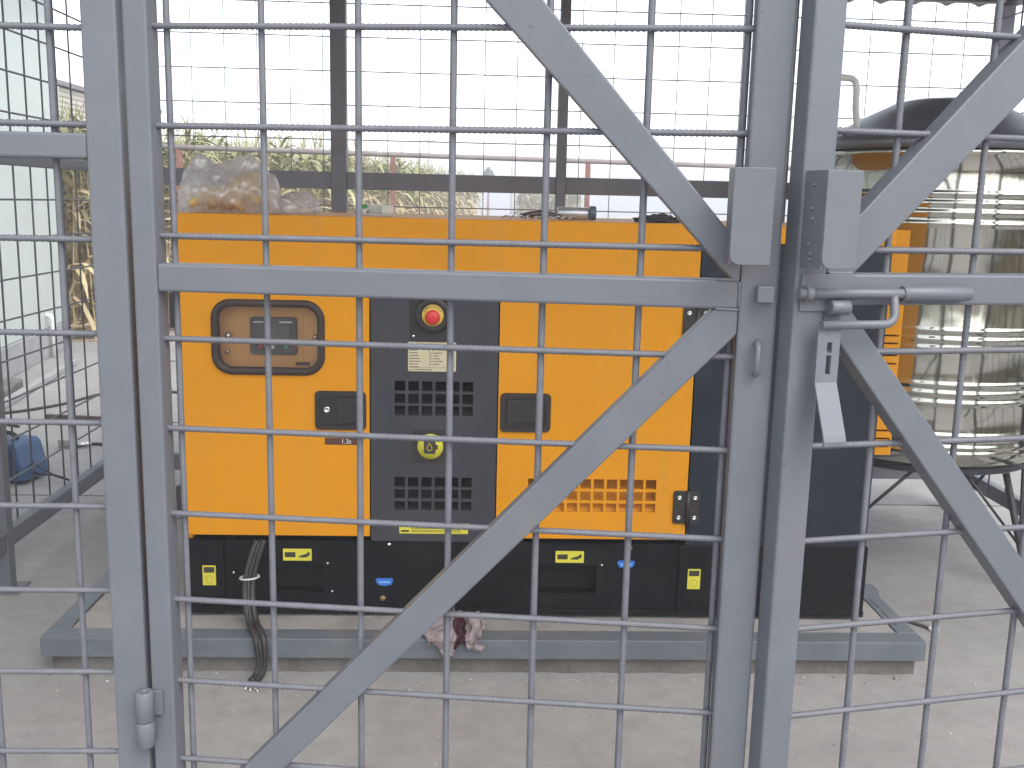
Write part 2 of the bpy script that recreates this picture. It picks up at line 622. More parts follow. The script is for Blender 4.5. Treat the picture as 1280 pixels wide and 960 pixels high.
def corn_mat():
    """dry tan foliage, greener in some plants and towards the tops"""
    m, t, b = newmat('corn_foliage')
    N, L = t.nodes, t.links
    g = N.new('ShaderNodeNewGeometry')
    sx = N.new('ShaderNodeSeparateXYZ')
    L.new(g.outputs['Position'], sx.inputs[0])
    h = N.new('ShaderNodeMapRange')
    h.inputs['From Min'].default_value = 1.1
    h.inputs['From Max'].default_value = 2.0
    L.new(sx.outputs['Z'], h.inputs['Value'])
    ad = N.new('ShaderNodeMath')
    ad.operation = 'MULTIPLY_ADD'
    L.new(g.outputs['Random Per Island'], ad.inputs[0])
    ad.inputs[1].default_value = 0.9
    L.new(h.outputs[0], ad.inputs[2])
    th = N.new('ShaderNodeMapRange')
    th.inputs['From Min'].default_value = 0.70
    th.inputs['From Max'].default_value = 1.35
    L.new(ad.outputs[0], th.inputs['Value'])
    mx = N.new('ShaderNodeMix')
    mx.data_type = 'RGBA'
    mx.inputs['A'].default_value = (0.46, 0.37, 0.215, 1)
    mx.inputs['B'].default_value = (0.27, 0.275, 0.13, 1)
    L.new(th.outputs[0], mx.inputs['Factor'])
    sc2 = N.new('ShaderNodeVectorMath')
    sc2.operation = 'SCALE'
    mr = N.new('ShaderNodeMapRange')
    mr.inputs['To Min'].default_value = 0.65
    mr.inputs['To Max'].default_value = 1.35
    L.new(g.outputs['Random Per Island'], mr.inputs['Value'])
    L.new(mx.outputs['Result'], sc2.inputs[0])
    L.new(mr.outputs[0], sc2.inputs['Scale'])
    L.new(sc2.outputs[0], b.inputs['Base Color'])
    b.inputs['Roughness'].default_value = 0.75
    return m


CORN = corn_mat()

# ================================================================== SETTING
mb = MB()
mb.box(-320, 320, -120, 560, -0.30, -0.05)
tag(mb.build('ground', EARTH), kind='structure')
mb = MB()
mb.box(-9, 9, -12, 4.788, -0.2, 0.0)
tag(mb.build('concrete_yard', YARD), kind='structure')
mb = MB()
mb.box(-9, 9, 4.818, 10.1, -0.2, -0.002)
tag(mb.build('concrete_apron', YARD), kind='structure')

# plinth under the generator: kerb-like concrete block, slightly smaller than the steel frame on it
mb = MB()


def slab(x0, x1, y0, y1, z0, z1, amp, rough):
    """poured block: uneven top and ragged faces"""
    b2 = bmesh.new()
    bmesh.ops.create_grid(b2, x_segments=120, y_segments=50, size=1.0)
    for v in b2.verts:
        v.co = Vector(((x0+x1)/2+v.co.x*(x1-x0)/2, (y0+y1)/2+v.co.y*(y1-y0)/2, z1))
        v.co.z += amp*noise.noise(v.co*5)
    ex = bmesh.ops.extrude_face_region(b2, geom=list(b2.faces))
    for g in ex['geom']:
        if isinstance(g, bmesh.types.BMVert):
            g.co.z = z0
    for v in b2.verts:
        if v.co.y < y0+0.001:
            v.co.y += rough*(noise.noise(Vector((v.co.x*11, 1, 2)))+0.6*noise.noise(Vector((v.co.x*37, v.co.z*9, 2))))
    bmesh.ops.recalc_face_normals(b2, faces=b2.faces)
    return b2


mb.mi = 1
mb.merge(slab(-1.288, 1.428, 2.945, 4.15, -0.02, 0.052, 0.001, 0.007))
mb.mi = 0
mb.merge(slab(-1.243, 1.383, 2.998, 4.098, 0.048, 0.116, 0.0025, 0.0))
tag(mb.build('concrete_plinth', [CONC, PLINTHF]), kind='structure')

# ================================================================== GATE LEAVES
REBAR = {}


def rebar_mesh(length, r, rib=0.0012, pitch=0.0085, n=8, m=None):
    key = (round(length, 3), r, m.name)
    if key in REBAR:
        return REBAR[key]
    bm = bmesh.new()
    steps = max(2, int(length/pitch*2))
    rings = []
    for i in range(steps+1):
        z = length*i/steps
        rr = r + (rib if i % 2 else 0)
        ring = []
        for k in range(n):
            a = 2*PI*k/n
            zz = z + (0.0028*math.sin(a*2) if 0 < i < steps else 0)
            lr = r + rib*0.9 if k in (0, n//2) else rr      # the long ribs down both sides
            ring.append(bm.verts.new((lr*math.cos(a), lr*math.sin(a), zz)))
        rings.append(ring)
    for i in range(steps):
        for k in range(n):
            f = bm.faces.new((rings[i][k], rings[i][(k+1) % n], rings[i+1][(k+1) % n], rings[i+1][k]))
            f.smooth = True
    bm.faces.new(list(reversed(rings[0])))
    bm.faces.new(rings[-1])
    me = bpy.data.meshes.new('rebar')
    bm.to_mesh(me)
    bm.free()
    me.materials.append(m)
    REBAR[key] = me
    return me


def plain_mesh(length, r, m, n=6):
    key = ('p', round(length, 3), r, m.name)
    if key in REBAR:
        return REBAR[key]
    b = MB()
    b.tube([(0, 0, 0), (0, 0, length)], r, n)
    me = bpy.data.meshes.new('wire')
    b.bm.to_mesh(me)
    b.bm.free()
    me.materials.append(m)
    REBAR[key] = me
    return me


def rod(name, p0, p1, r, m, parent, ribbed=True, world=True):
    """a straight bar as one object; alike bars share their mesh"""
    off = ORI.get(parent.name, Vector((0, 0, 0))) if world else Vector((0, 0, 0))
    p0, p1 = Vector(p0)-off, Vector(p1)-off
    d = p1-p0
    me = rebar_mesh(d.length, r, m=m) if ribbed else plain_mesh(d.length, r, m)
    o = bpy.data.objects.new(name, me)
    sc.collection.objects.link(o)
    o.parent = parent
    o.location = p0
    o.rotation_mode = 'QUATERNION'
    o.rotation_quaternion = d.to_track_quat('Z', 'Y')
    return o


def beam(name, x0, x1, y0, y1, z0, z1, parent, m=GREY, bev=0.004, world=False):
    b = MB()
    b.box(x0, x1, y0, y1, z0, z1, bev)
    return b.build(name, m, parent, world=world)


def lerp(a, b, t):
    return (a[0]+(b[0]-a[0])*t, a[1]+(b[1]-a[1])*t)


GATE_LO, GATE_HI = 0.30, 2.26
AL, AR = 0.12516, 0.20025
GRP = 'hinged leaves of the grey double gate'

# ---- left leaf
gl = thing('gate_leaf', 'grey steel gate leaf hinged at its left stile, ajar in front of the control window',
           'gate', (-0.53, 1.6, 0), -AL, GRP)
beam('stile', -0.008, 0.031, 0, 0.042, GATE_LO, GATE_HI, gl)
beam('stile', 0.934, 0.990, 0, 0.042, GATE_LO, GATE_HI, gl)
beam('rail', 0.031, 0.934, 0.001, 0.041, 1.310, 1.354, gl)
beam('rail', 0.031, 0.934, 0.001, 0.041, GATE_HI-0.042, GATE_HI, gl)
beam('rail', 0.031, 0.934, 0.001, 0.041, GATE_LO, GATE_LO+0.042, gl)


def brace(poly, parent):
    b = MB()
    b.prism(poly, 0.0018, 0.040, 'y', 0.0025)
    return b.build('brace', GREY, parent, world=False)


def ext(a, b, t0, t1):
    return lerp(a, b, t0), lerp(a, b, t1)


def line_at_s(a, b, s):
    t = (s-a[0])/(b[0]-a[0])
    return (s, a[1]+(b[1]-a[1])*t)


# lower diagonal and upper diagonal; ends tucked into the stile
a, b = (0.281, 0.640), (0.895, 1.305)
c, d = (0.351, 0.643), (0.938, 1.277)
brace([line_at_s(a, b, 0.032), (0.898, 1.3095), (0.9335, 1.3095), line_at_s(c, d, 0.9335), line_at_s(c, d, 0.032)], gl)
a, b = (0.629, 1.750), (0.899, 1.442)
c, d = (0.544, 1.750), (0.894, 1.383)
brace([line_at_s(a, b, 0.21), line_at_s(a, b, 0.9335), (0.9335, 1.3545), (0.922, 1.3545), line_at_s(c, d, 0.125)], gl)
YB = 0.022
for z in (2.16, 2.01, 1.863, 1.715, 1.567, 1.398, 1.234, 1.086, 0.941, 0.790, 0.643, 0.497, 0.40):
    rod('rebar', (0.012, YB, z-0.0015), (0.946, YB, z+0.0015), 0.0044, GREYB, gl, world=False)
for s in (0.048, 0.197, 0.347, 0.493, 0.637, 0.786, 0.927):
    rod('rebar', (s, YB+0.0105, GATE_LO+0.02), (s, YB+0.0105, GATE_HI-0.02), 0.0044, GREYB, gl, world=False)


def guard(parent, s0, s1, y, z0, z1):
    """angle-iron padlock guard: web at its left, front plate with rounded lower corner"""
    t = 0.004
    bb = MB()
    bb.box(s0, s0+t, y+t, 0.0, z0, z1, 0.0008)
    poly = [(s1, z0), (s1, z1), (s0, z1)]
    rr = 0.014
    for k in range(7):
        an = R(180+90*k/6)
        poly.append((s0+rr+rr*math.cos(an), z0+rr+rr*math.sin(an)))
    bb.prism(poly, y, y+t, 'y', 0.0012)
    return bb.build('lock_guard', GREY, parent, world=False)


guard(gl, 0.908, 0.966, -0.060, 1.380, 1.517)
bb = MB()
bb.box(0.957, 0.982, -0.022, 0.002, 1.323, 1.348, 0.002)
bb.build('bolt_keeper', GREY, gl, world=False)
bb = MB()
pts = [(0.964, 0.003, 1.262), (0.964, -0.012, 1.260), (0.964, -0.017, 1.253), (0.964, -0.017, 1.222), (0.964, -0.012, 1.215), (0.964, 0.003, 1.213)]
bb.tube(pts, 0.0048, 8)
bb.build('staple', GREY, gl, world=False)


def hinge(parent, s, z0, z1):
    zm = z0+(z1-z0)*0.46
    b1 = MB()
    b1.lathe([(0.0, 0), (0.0135, 0.0), (0.0150, 0.002), (0.0150, zm-z0-0.002), (0.0138, zm-z0-0.0005), (0, zm-z0-0.0005)], (s, -0.016, z0), 20, cap=False)
    b1.box(s-0.030, s, -0.006, -0.001, z0+0.003, zm-0.004, 0.001)
    h = b1.build('hinge', GREY, parent, world=False)
    b1 = MB()
    b1.lathe([(0, 0), (0.0138, 0.0), (0.0150, 0.0015), (0.0150, z1-zm-0.002), (0.0135, z1-zm), (0.004, z1-zm), (0.003, z1-zm-0.003), (0, z1-zm-0.003)], (s, -0.016, zm+0.0005), 20, cap=False)
    b1.box(s, s+0.026, -0.006, -0.001, zm+0.006, z1-0.003, 0.001)
    b1.build('hinge_knuckle', GREY, h, world=False)


hinge(gl, -0.013, 0.538, 0.636)
hinge(gl, -0.013, 2.03, 2.13)

# weld beads where rails and braces meet the stile
bb = MB()
for (s0, z0_, s1, z1_) in ((0.934, 1.312, 0.934, 1.352), (0.899, 1.3105, 0.934, 1.3095), (0.90, 1.3545, 0.932, 1.3545)):
    n = 9
    pts = [(s0+(s1-s0)*k/n + random.uniform(-.0008, .0008), 0.0012, z0_+(z1_-z0_)*k/n) for k in range(n+1)]
    bb.tube(pts, 0.002, 6, rs=[random.uniform(0.0016, 0.003) for _ in range(n+1)])
bb.build('weld_bead', GREY, gl, world=False)
bb = MB()
for (s0, z0_, s1, z1_) in ((0.050, 1.324, 0.050, 1.367), (0.052, 1.3693, 0.094, 1.3693), (0.052, 1.3212, 0.088, 1.3212)):
    n = 9
    pts = [(s0+(s1-s0)*k/n + random.uniform(-.0008, .0008), 0.0012, z0_+(z1_-z0_)*k/n) for k in range(n+1)]
    bb.tube(pts, 0.002, 6, rs=[random.uniform(0.0016, 0.003) for _ in range(n+1)])
WELD_RIGHT = bb

# ---- right leaf
gr = thing('gate_leaf', 'grey steel gate leaf with slide bolt and hanging slotted hasp, before the steel tank',
           'gate', (0.466, 1.44, 0), AR, GRP)
W2 = 1.0
beam('stile', 0.0, 0.050, 0, 0.042, GATE_LO, GATE_HI, gr)
beam('stile', W2-0.04, W2, 0, 0.042, GATE_LO, GATE_HI, gr)
beam('rail', 0.050, W2-0.04, 0.001, 0.041, 1.322, 1.3685, gr)
beam('rail', 0.050, W2-0.04, 0.001, 0.041, GATE_HI-0.042, GATE_HI, gr)
beam('rail', 0.050, W2-0.04, 0.001, 0.041, GATE_LO, GATE_LO+0.042, gr)
a, b = (0.095, 1.452), (0.341, 1.712)
c, d = (0.103, 1.377), (0.353, 1.628)
brace([line_at_s(a, b, 0.0505), line_at_s(a, b, 0.82), line_at_s(c, d, 0.875), (0.0955, 1.369), (0.0505, 1.369)], gr)
a, b = (0.12, 1.285), (0.447, 0.905)
c, d = (0.081, 1.265), (0.435, 0.842)
brace([(0.0505, 1.3215), (0.0895, 1.3215), line_at_s(a, b, 0.90), line_at_s(c, d, 0.86), line_at_s(c, d, 0.0505)], gr)
for z in (2.16, 2.01, 1.870, 1.720, 1.574, 1.403, 1.249, 1.104, 0.952, 0.806, 0.657, 0.51, 0.40):
    rod('rebar', (0.028, YB, z), (W2-0.02, YB, z), 0.0044, GREYB, gr, world=False)
for k in range(6):
    s = 0.168+0.152*k
    rod('rebar', (s, YB+0.0105, GATE_LO+0.02), (s, YB+0.0105, GATE_HI-0.02), 0.0044, GREYB, gr, world=False)
WELD_RIGHT.build('weld_bead', GREY, gr, world=False)
guard(gr, 0.004, 0.058, -0.060, 1.379, 1.515)
for z in (1.495, 1.462, 1.448, 1.412, 1.398, 1.391):
    bb = MB()
    bb.lathe([(0.0028, 0.0045), (0.0028, 0.003), (0.002, 0.001), (0.0, 0.0004)], (-0.0005, -0.025+random.uniform(-.006, .006), z), 8, axis='x')
    bb.build('weld_spatter', GREY, gr, world=False)
bb = MB()
bb.box(0.008, 0.094, -0.004, 0.0, 1.314, 1.368, 0.001)
bb.build('bolt_plate', GREY, gr, world=False)
for x_, y_, z_, l_ in ((0.008, -0.0145, 1.341, 0.010), (0.168, -0.0125, 1.341, 0.115), (0.050, -0.0125, 1.3205, 0.030)):
    bb = MB()
    bb.lathe([(0.0105, 0), (0.0115, 0.001), (0.0115, l_), (0.0105, l_+0.001)], (x_, y_, z_), 16, axis='x')
    bb.build('bolt_sleeve', GREY, gr, world=False)
bb = MB()
bb.tube([(-0.002, -0.0145, 1.341), (0.28, -0.0145, 1.341)], 0.0075, 12)
sb = bb.build('slide_bolt', GREY, gr, world=False)
bb = MB()
hp = [(0.153, -0.0145, 1.341), (0.152, -0.020, 1.326), (0.150, -0.026, 1.310), (0.146, -0.028, 1.3025), (0.139, -0.029, 1.2985), (0.13, -0.029, 1.297), (0.03, -0.029, 1.2965)]
bb.tube(hp, 0.0065, 12)
bb.build('bolt_handle', GREY, sb, world=False)
# hanging hasp: slotted strap with kicked-out foot
bb = MB()
t = 0.004
bb.panel(0.028, 0.064, 1.212, 1.296, -0.026, t, [(0.0435, 0.0515, 1.224, 1.252), (0.0435, 0.0515, 1.2555, 1.271)])
b2 = bmesh.new()
prof = [(-0.026, 1.212), (-0.061, 1.138), (-0.0635, 1.131), (-0.0625, 1.124), (-0.0585, 1.124), (-0.0590, 1.131), (-0.057, 1.137), (-0.022, 1.212)]
bb.prism(prof, 0.028, 0.064, 'x', 0.0008)
bb.build('hasp', mat('hasp_paint', (0.135, 0.143, 0.162), 0.5, var=0.08, scale=14, bump=0.1, bscale=160), gr, world=False)
# hinge side post, out to the right
gp = thing('gate_post', 'grey square gate post at the hinge side of the gate leaf with the slide bolt', 'post', (0.466+1.005*math.cos(AR)+0.036, 1.44+1.005*math.sin(AR)+0.02, 0))
bb = MB()
bb.box(gp.location.x-0.028, gp.location.x+0.028, gp.location.y-0.02, gp.location.y+0.035, 0, 2.5, 0.004)
bb.build('post_tube', GREY, gp)
bb = MB()
bb.box(gp.location.x-0.07, gp.location.x+0.07, gp.location.y-0.06, gp.location.y+0.075, 0.0005, 0.008, 0.001)
bb.build('base_plate', GREY, gp)

# ---- fixed front panel left of the gate
fp = thing('fence', 'grey fixed front cage panel with square post, left of the hinged gate leaves', 'fence', (-1.1, 1.6, 0))
beam('post', -0.600, -0.5455, 1.6, 1.655, 0.0, 2.62, fp, world=True)
beam('post', -1.735, -1.68, 1.6, 1.655, 0.0, 2.62, fp, world=True)
beam('rail', -1.68, -0.600, 1.603, 1.643, 1.512, 1.551, fp, world=True)
beam('rail', -1.68, -0.600, 1.603, 1.643, 0.16, 0.21, fp, world=True)
beam('rail', -1.68, -0.600, 1.603, 1.643, 2.4, 2.45, fp, world=True)
for z in (2.30, 2.15, 2.0, 1.857, 1.708, 1.5645, 1.388, 1.238, 1.091, 0.949, 0.802, 0.655, 0.507, 0.36):
    rod('rebar', (-1.70, 1.620, z), (-0.585, 1.620, z), 0.0044, GREYB, fp)
for k in range(7):
    x = -0.6585-0.15*k
    rod('rebar', (x, 1.6305, 0.17), (x, 1.6305, 2.44), 0.0044, GREYB, fp)

# ================================================================== CAGE WALLS
BY = 4.75
back = thing('fence', 'dark square posts and welded wire mesh of the cage back wall, behind the generator', 'fence', (0.4, BY, 0))
posts = [(-1.70, .07), (-0.632, .072), (0.394, .046), (1.42, .07), (2.42, .072)]
for x, w in posts:
    beam('post', x-w/2, x+w/2, BY-0.03, BY+0.03, 0.0, 2.411, back, CAGE, world=True)
for (x0, w0), (x1, w1) in zip(posts[:-1], posts[1:]):
    beam('rail', x0+w0/2, x1-w1/2, BY-0.022, BY+0.022, 1.505, 1.583, back, CAGE, world=True)
    beam('rail', x0+w0/2, x1-w1/2, BY-0.022, BY+0.022, 0.155, 0.235, back, CAGE, world=True)
    beam('rail', x0+w0/2, x1-w1/2, BY-0.022, BY+0.022, 2.4125, 2.446, back, CAGE, world=True)
zs_up = (1.73, 1.885, 2.035, 2.185, 2.33)
zs_lo = (1.43, 1.28, 1.13, 0.98, 0.83, 0.68, 0.53, 0.38)
for z in zs_up+zs_lo:
    rod('wire', (-1.70, BY+0.026, z), (2.42, BY+0.026, z), 0.0026, CAGE, back, ribbed=False)
k = 0
x = -1.60
while x < 2.38:
    rod('wire', (x, BY+0.033, 0.16), (x, BY+0.033, 2.43), 0.0020, CAGE, back, ribbed=False)
    x += 0.1485

CAGEL = GREY
for sx, lab in ((-1.722, 'grey mesh side wall of the cage on the left, between the yard and the generator'),
                (2.42, 'mesh side wall of the cage on the right, just past the steel tank')):
    sw = thing('fence', lab, 'fence', (sx, 3.2, 0))
    ys = [1.69, 2.62, 3.60, BY-0.036]
    for i, y in enumerate((2.62, 3.60)):
        beam('post', sx-0.025, sx+0.025, y-0.025, y+0.025, 0.008, 2.5, sw, CAGEL, world=True)
        beam('base_plate', sx-0.06, sx+0.06, y-0.06, y+0.06, 0.0005, 0.008, sw, CAGEL, bev=0.001, world=True)
    edges = [(1.66, 2.59), (2.65, 3.57), (3.63, BY-0.036)]
    for y0, y1 in edges:
        for z0, z1 in ((1.555, 1.60), (0.160, 0.228), (2.40, 2.45)):
            beam('rail', sx-0.02, sx+0.02, y0, y1, z0, z1, sw, CAGEL, world=True)
    for z in (1.75, 1.90, 2.05, 2.20, 2.34, 1.43, 1.284, 1.135, 0.985, 0.835, 0.685, 0.535, 0.385):
        rod('wire', (sx-0.024, 1.66, z), (sx-0.024, BY-0.036, z), 0.0040, CAGEL, sw, ribbed=False)
    y = 1.84
    while y < BY-0.07:
        if min(abs(y-2.62), abs(y-3.60)) > 0.04:
            rod('wire', (sx-0.0315, y, 0.17), (sx-0.0315, y, 2.44), 0.0040, CAGEL, sw, ribbed=False)
        y += 0.1497

# ---- corrugated roof over the cage
rf = thing('cage_roof', 'dark corrugated metal roof over the cage, its wavy rear edge above the tank', 'roof', (0.35, 3.6, 2.5))


def corr(x0, x1, y0, y1, z0, z1, pitch=0.160, amp=0.014, th=0.003):
    b2 = bmesh.new()
    n = int((x1-x0)/pitch*10)
    fs = []
    prev = None
    for i in range(n+1):
        x = x0+(x1-x0)*i/n
        ph = ((x-2.006)/pitch+0.55) % 1.0
        w = amp*(1-2*(max(0.0, math.sin(PI*ph))**0.6)) * -1
        a_ = b2.verts.new((x, y0, z0+w))
        c_ = b2.verts.new((x, y1, z1+w))
        if prev:
            f = b2.faces.new((prev[0], a_, c_, prev[1]))
            f.smooth = True
            fs.append(f)
        prev = (a_, c_)
    ex = bmesh.ops.extrude_face_region(b2, geom=fs)
    for g in ex['geom']:
        if isinstance(g, bmesh.types.BMVert):
            g.co.z += th
    bmesh.ops.recalc_face_normals(b2, faces=b2.faces)
    return b2


for i in range(5):
    bb = MB()
    bb.merge(corr(-1.85+0.9*i, -1.85+0.9*(i+1)-0.001*(i < 4), 1.75, 4.96, 2.66, 2.441))
    bb.build('roof_sheet', ROOFM, rf)
for y in (2.1, 2.9, 3.75):
    z = 2.66+(2.452-2.66)*(y-1.75)/3.21
    beam('purlin', -1.80, 2.55, y-0.02, y+0.02, z-0.060, z-0.019, rf, CAGE, world=True)

# ================================================================== GENERATOR
GY = 3.1
gen = thing('generator', 'orange and black canopied diesel generator set standing behind the gate', 'generator', (0.2, 3.58, 0.118))
# inner carcass
bb = MB()
bb.box(-0.895, 1.285, GY+0.085, 4.04, 0.37, 1.345)
bb.build('carcass', VOID, gen)
bb = MB()
bb.box(-0.914, 1.313, GY, 4.06, 1.352, 1.408, 0.006)
bb.box(-0.9135, 0.700, GY-0.0012, GY-0.0002, 1.205, 1.4065)
bb.box(-0.911, 0.700, GY+0.002, GY+0.03, 1.205, 1.3505)
bb.build('roof_cap', YEL, gen)
# back and left walls
bb = MB()
bb.box(-0.911, 1.310, 4.042, 4.055, 0.37, 1.3505)
bb.box(-0.911, -0.897, GY+0.03, 4.042, 0.37, 1.3505)
bb.build('rear_shell', YEL, gen)


def holes_grid(x0, px, w, ncol, rows):
    return [(x0+px*i, x0+px*i+w, z0, z1) for i in range(ncol) for z0, z1 in rows]


# left door with the control window
bb = MB()
bb.panel(-0.912, -0.3245, 0.3925, 1.201, GY, 0.014, [(-0.790, -0.483, 0.936, 1.129)])
dl = bb.build('door', YEL, gen)
dl['label'] = 'left orange door with the control window'
# window rubber
bb = MB()
outer = rrect(-0.812, -0.461, 0.914, 1.151, 0.062, 8)
inner = rrect(-0.789, -0.484, 0.937, 1.128, 0.042, 8)
b2 = bmesh.new()
n = len(outer)
mid_o = rrect(-0.808, -0.465, 0.918, 1.147, 0.058, 8)
mid_i = rrect(-0.793, -0.480, 0.933, 1.132, 0.046, 8)
loops = [[b2.verts.new((a_, y, b_)) for a_, b_ in L_] for L_, y in
         ((outer, GY+0.001), (mid_o, GY-0.010), (mid_i, GY-0.012), (inner, GY-0.004), (inner, GY+0.02))]
for L0, L1 in zip(loops[:-1], loops[1:]):
    for i in range(n):
        f = b2.faces.new((L0[i], L0[(i+1) % n], L1[(i+1) % n], L1[i]))
        f.smooth = True
bmesh.ops.recalc_face_normals(b2, faces=b2.faces)
bb.merge(b2)
bb.build('window_seal', RUBBER, dl)
bb = MB()
bb.prism(inner, GY+0.001, GY+0.005, 'y')
bb.build('window_pane', GLASS, dl)
# instrument box behind the pane
bb = MB()
bb.box(-0.830, -0.445, GY+0.044, GY+0.048, 0.90, 1.165)
bb.box(-0.830, -0.826, GY+0.015, GY+0.044, 0.90, 1.165)
bb.box(-0.449, -0.445, GY+0.015, GY+0.044, 0.90, 1.165)
bb.box(-0.826, -0.449, GY+0.015, GY+0.044, 0.90, 0.904)
bb.box(-0.705, -0.535, GY+0.040, GY+0.0445, 0.915, 1.15, 0.001)
bb.build('instrument_panel', INNER, gen)
bb = MB()
mz0, mz1 = 0.975, 1.093
bb.prism(rrect(-0.697, -0.553, mz0, mz1, 0.010), GY+0.022, GY+0.042, 'y', 0.002)
cm = bb.build('control_module', MODULE, gen)
bb = MB()
bb.box(-0.672, -0.573, GY+0.0195, GY+0.0225, 1.013, 1.070, 0.0008)
bb.build('display', LCD, cm)
for xx, m_ in ((-0.628, SWHITE), (-0.587, GREENB), (-0.665, RED)):
    bb = MB()
    bb.lathe([(0, -0.004), (0.006, -0.004), (0.0068, -0.002), (0.0068, 0.001)], (xx, GY+0.022, 1.000 if m_ is not RED else 1.0), 16, axis='y', cap=False)
    bb.build('button', m_, cm)
bb = MB()
bb.box(-0.685, -0.655, GY+0.0212, GY+0.0222, 1.076, 1.080)
bb.box(-0.605, -0.565, GY+0.0212, GY+0.0222, 1.076, 1.081)
bb.build('module_print', SWHITE, cm)
bb = MB()
bb.lathe([(0, -0.022), (0.008, -0.022), (0.011, -0.016), (0.012, 0)], (-0.766, GY+0.044, 1.033), 20, axis='y', cap=False)
bb.build('selector_knob', CHROME, gen)
bb = MB()
bb.lathe([(0, -0.012), (0.006, -0.012), (0.007, 0)], (-0.771, GY+0.044, 0.980), 16, axis='y', cap=False)
bb.lathe([(0, -0.018), (0.006, -0.018), (0.007, 0)], (-0.497, GY+0.044, 1.033), 16, axis='y', cap=False)
bb.build('panel_screw', CHROME, gen)
bb = MB()
bb.box(-0.560, -0.515, GY+0.0375, GY+0.0435, 0.940, 0.951, 0.001)
bb.build('panel_tag', BROWN, gen)

# middle dark panel with two vents
rows1 = [(0.792, 0.823), (0.830, 0.862), (0.870, 0.902)]
rows2 = [(0.481, 0.510), (0.519, 0.550), (0.558, 0.590)]
vx0, vpx, vw = -0.246, 0.0427, 0.0335
bb = MB()
bb.panel(-0.3205, 0.0775, 0.3755, 1.201, GY+0.003, 0.012, holes_grid(vx0, vpx, vw, 6, rows1)+holes_grid(vx0, vpx, vw, 6, rows2))
bb.build('centre_panel', DGREY, gen)


def baffle(x0, x1, z0, z1, m, y=GY+0.016):
    bb = MB()
    bb.prism([(y, z0-0.004), (y+0.068, z1+0.022), (y+0.070, z1+0.020), (y+0.002, z0-0.006)], x0-0.006, x1+0.006, 'x')
    bb.box(x0-0.0075, x0-0.0065, y, y+0.055, z0-0.004, z1+0.014)
    bb.box(x1+0.0065, x1+0.0075, y, y+0.055, z0-0.004, z1+0.014)
    bb.build('vent_baffle', m, gen)


baffle(-0.246, 0.001, 0.792, 0.902, BLACKP)
baffle(-0.246, 0.001, 0.481, 0.590, BLACKP)

# right door with its vent
rvp = (0.597-0.182+0.0085)/10
rowsr = [(0.482, 0.511), (0.520, 0.550), (0.559, 0.591)]
bb = MB()
bb.panel(0.0815, 0.6985, 0.3905, 1.201, GY, 0.014, holes_grid(0.182, rvp, rvp-0.0085, 10, rowsr))
dr = bb.build('door', YEL, gen)
dr['label'] = 'right orange door with a ten by three grid of vent holes'
baffle(0.182, 0.597, 0.482, 0.591, YEL)


def handle(door, x0, x1, z0, z1, key_left):
    bb = MB()
    o_ = rrect(x0, x1, z0, z1, 0.016)
    i_ = rrect(x0+0.016, x1-0.016, z0+0.016, z1-0.016, 0.008)
    b2 = bmesh.new()
    n = len(o_)
    o2 = rrect(x0+0.003, x1-0.003, z0+0.003, z1-0.003, 0.014)
    loops = [[b2.verts.new((a_, y, b_)) for a_, b_ in L_] for L_, y in ((o_, GY+0.001), (o2, GY-0.008), (i_, GY-0.008), (i_, GY-0.001))]
    for L0, L1 in zip(loops[:-1], loops[1:]):
        for i in range(n):
            b2.faces.new((L0[i], L0[(i+1) % n], L1[(i+1) % n], L1[i]))
    b2.faces.new(loops[-1])
    bmesh.ops.recalc_face_normals(b2, faces=b2.faces)
    bb.merge(b2)
    h_ = bb.build('door_latch', PLASTIC, door)
    bb = MB()
    if key_left:
        bb.prism(rrect(x0+0.068, x1-0.020, z0+0.022, z1-0.022, 0.006), GY-0.006, GY-0.0005, 'y', 0.0015)
    else:
        bb.prism(rrect(x0+0.022, x1-0.022, z0+0.030, z1-0.022, 0.006), GY-0.006, GY-0.0005, 'y', 0.0015)
    bb.build('paddle', PLASTIC, h_)
    if key_left:
        bb = MB()
        bb.lathe([(0, -0.006), (0.0045, -0.006), (0.005, -0.0075), (0.0092, -0.0075), (0.010, -0.006), (0.010, 0.0005)], (x0+0.039, GY-0.001, (z0+z1)/2+0.003), 20, axis='y', cap=False)
        bb.build('key_lock', CHROME, h_)


handle(dl, -0.496, -0.334, 0.742, 0.868, True)
handle(dr, 0.087, 0.249, 0.743, 0.870, False)


# ---- lettering
def text_bm(s, size, cx, cz, y, rot=0.0, align='CENTER'):
    cu = bpy.data.curves.new('txt', 'FONT')
    cu.body = s
    cu.size = size
    cu.align_x = align
    cu.align_y = 'CENTER'
    cu.extrude = 0.0003
    cu.resolution_u = 2
    ob = bpy.data.objects.new('txt', cu)
    sc.collection.objects.link(ob)
    dg = bpy.context.evaluated_depsgraph_get()
    me = bpy.data.meshes.new_from_object(ob.evaluated_get(dg))
    bpy.data.objects.remove(ob)
    bpy.data.curves.remove(cu)
    b2 = bmesh.new()
    b2.from_mesh(me)
    bpy.data.meshes.remove(me)
    T = Matrix.Translation((cx, y, cz)) @ Matrix.Rotation(-rot, 4, 'Y') @ Matrix.Rotation(PI/2, 4, 'X')
    bmesh.ops.transform(b2, matrix=T, verts=b2.verts)
    return b2


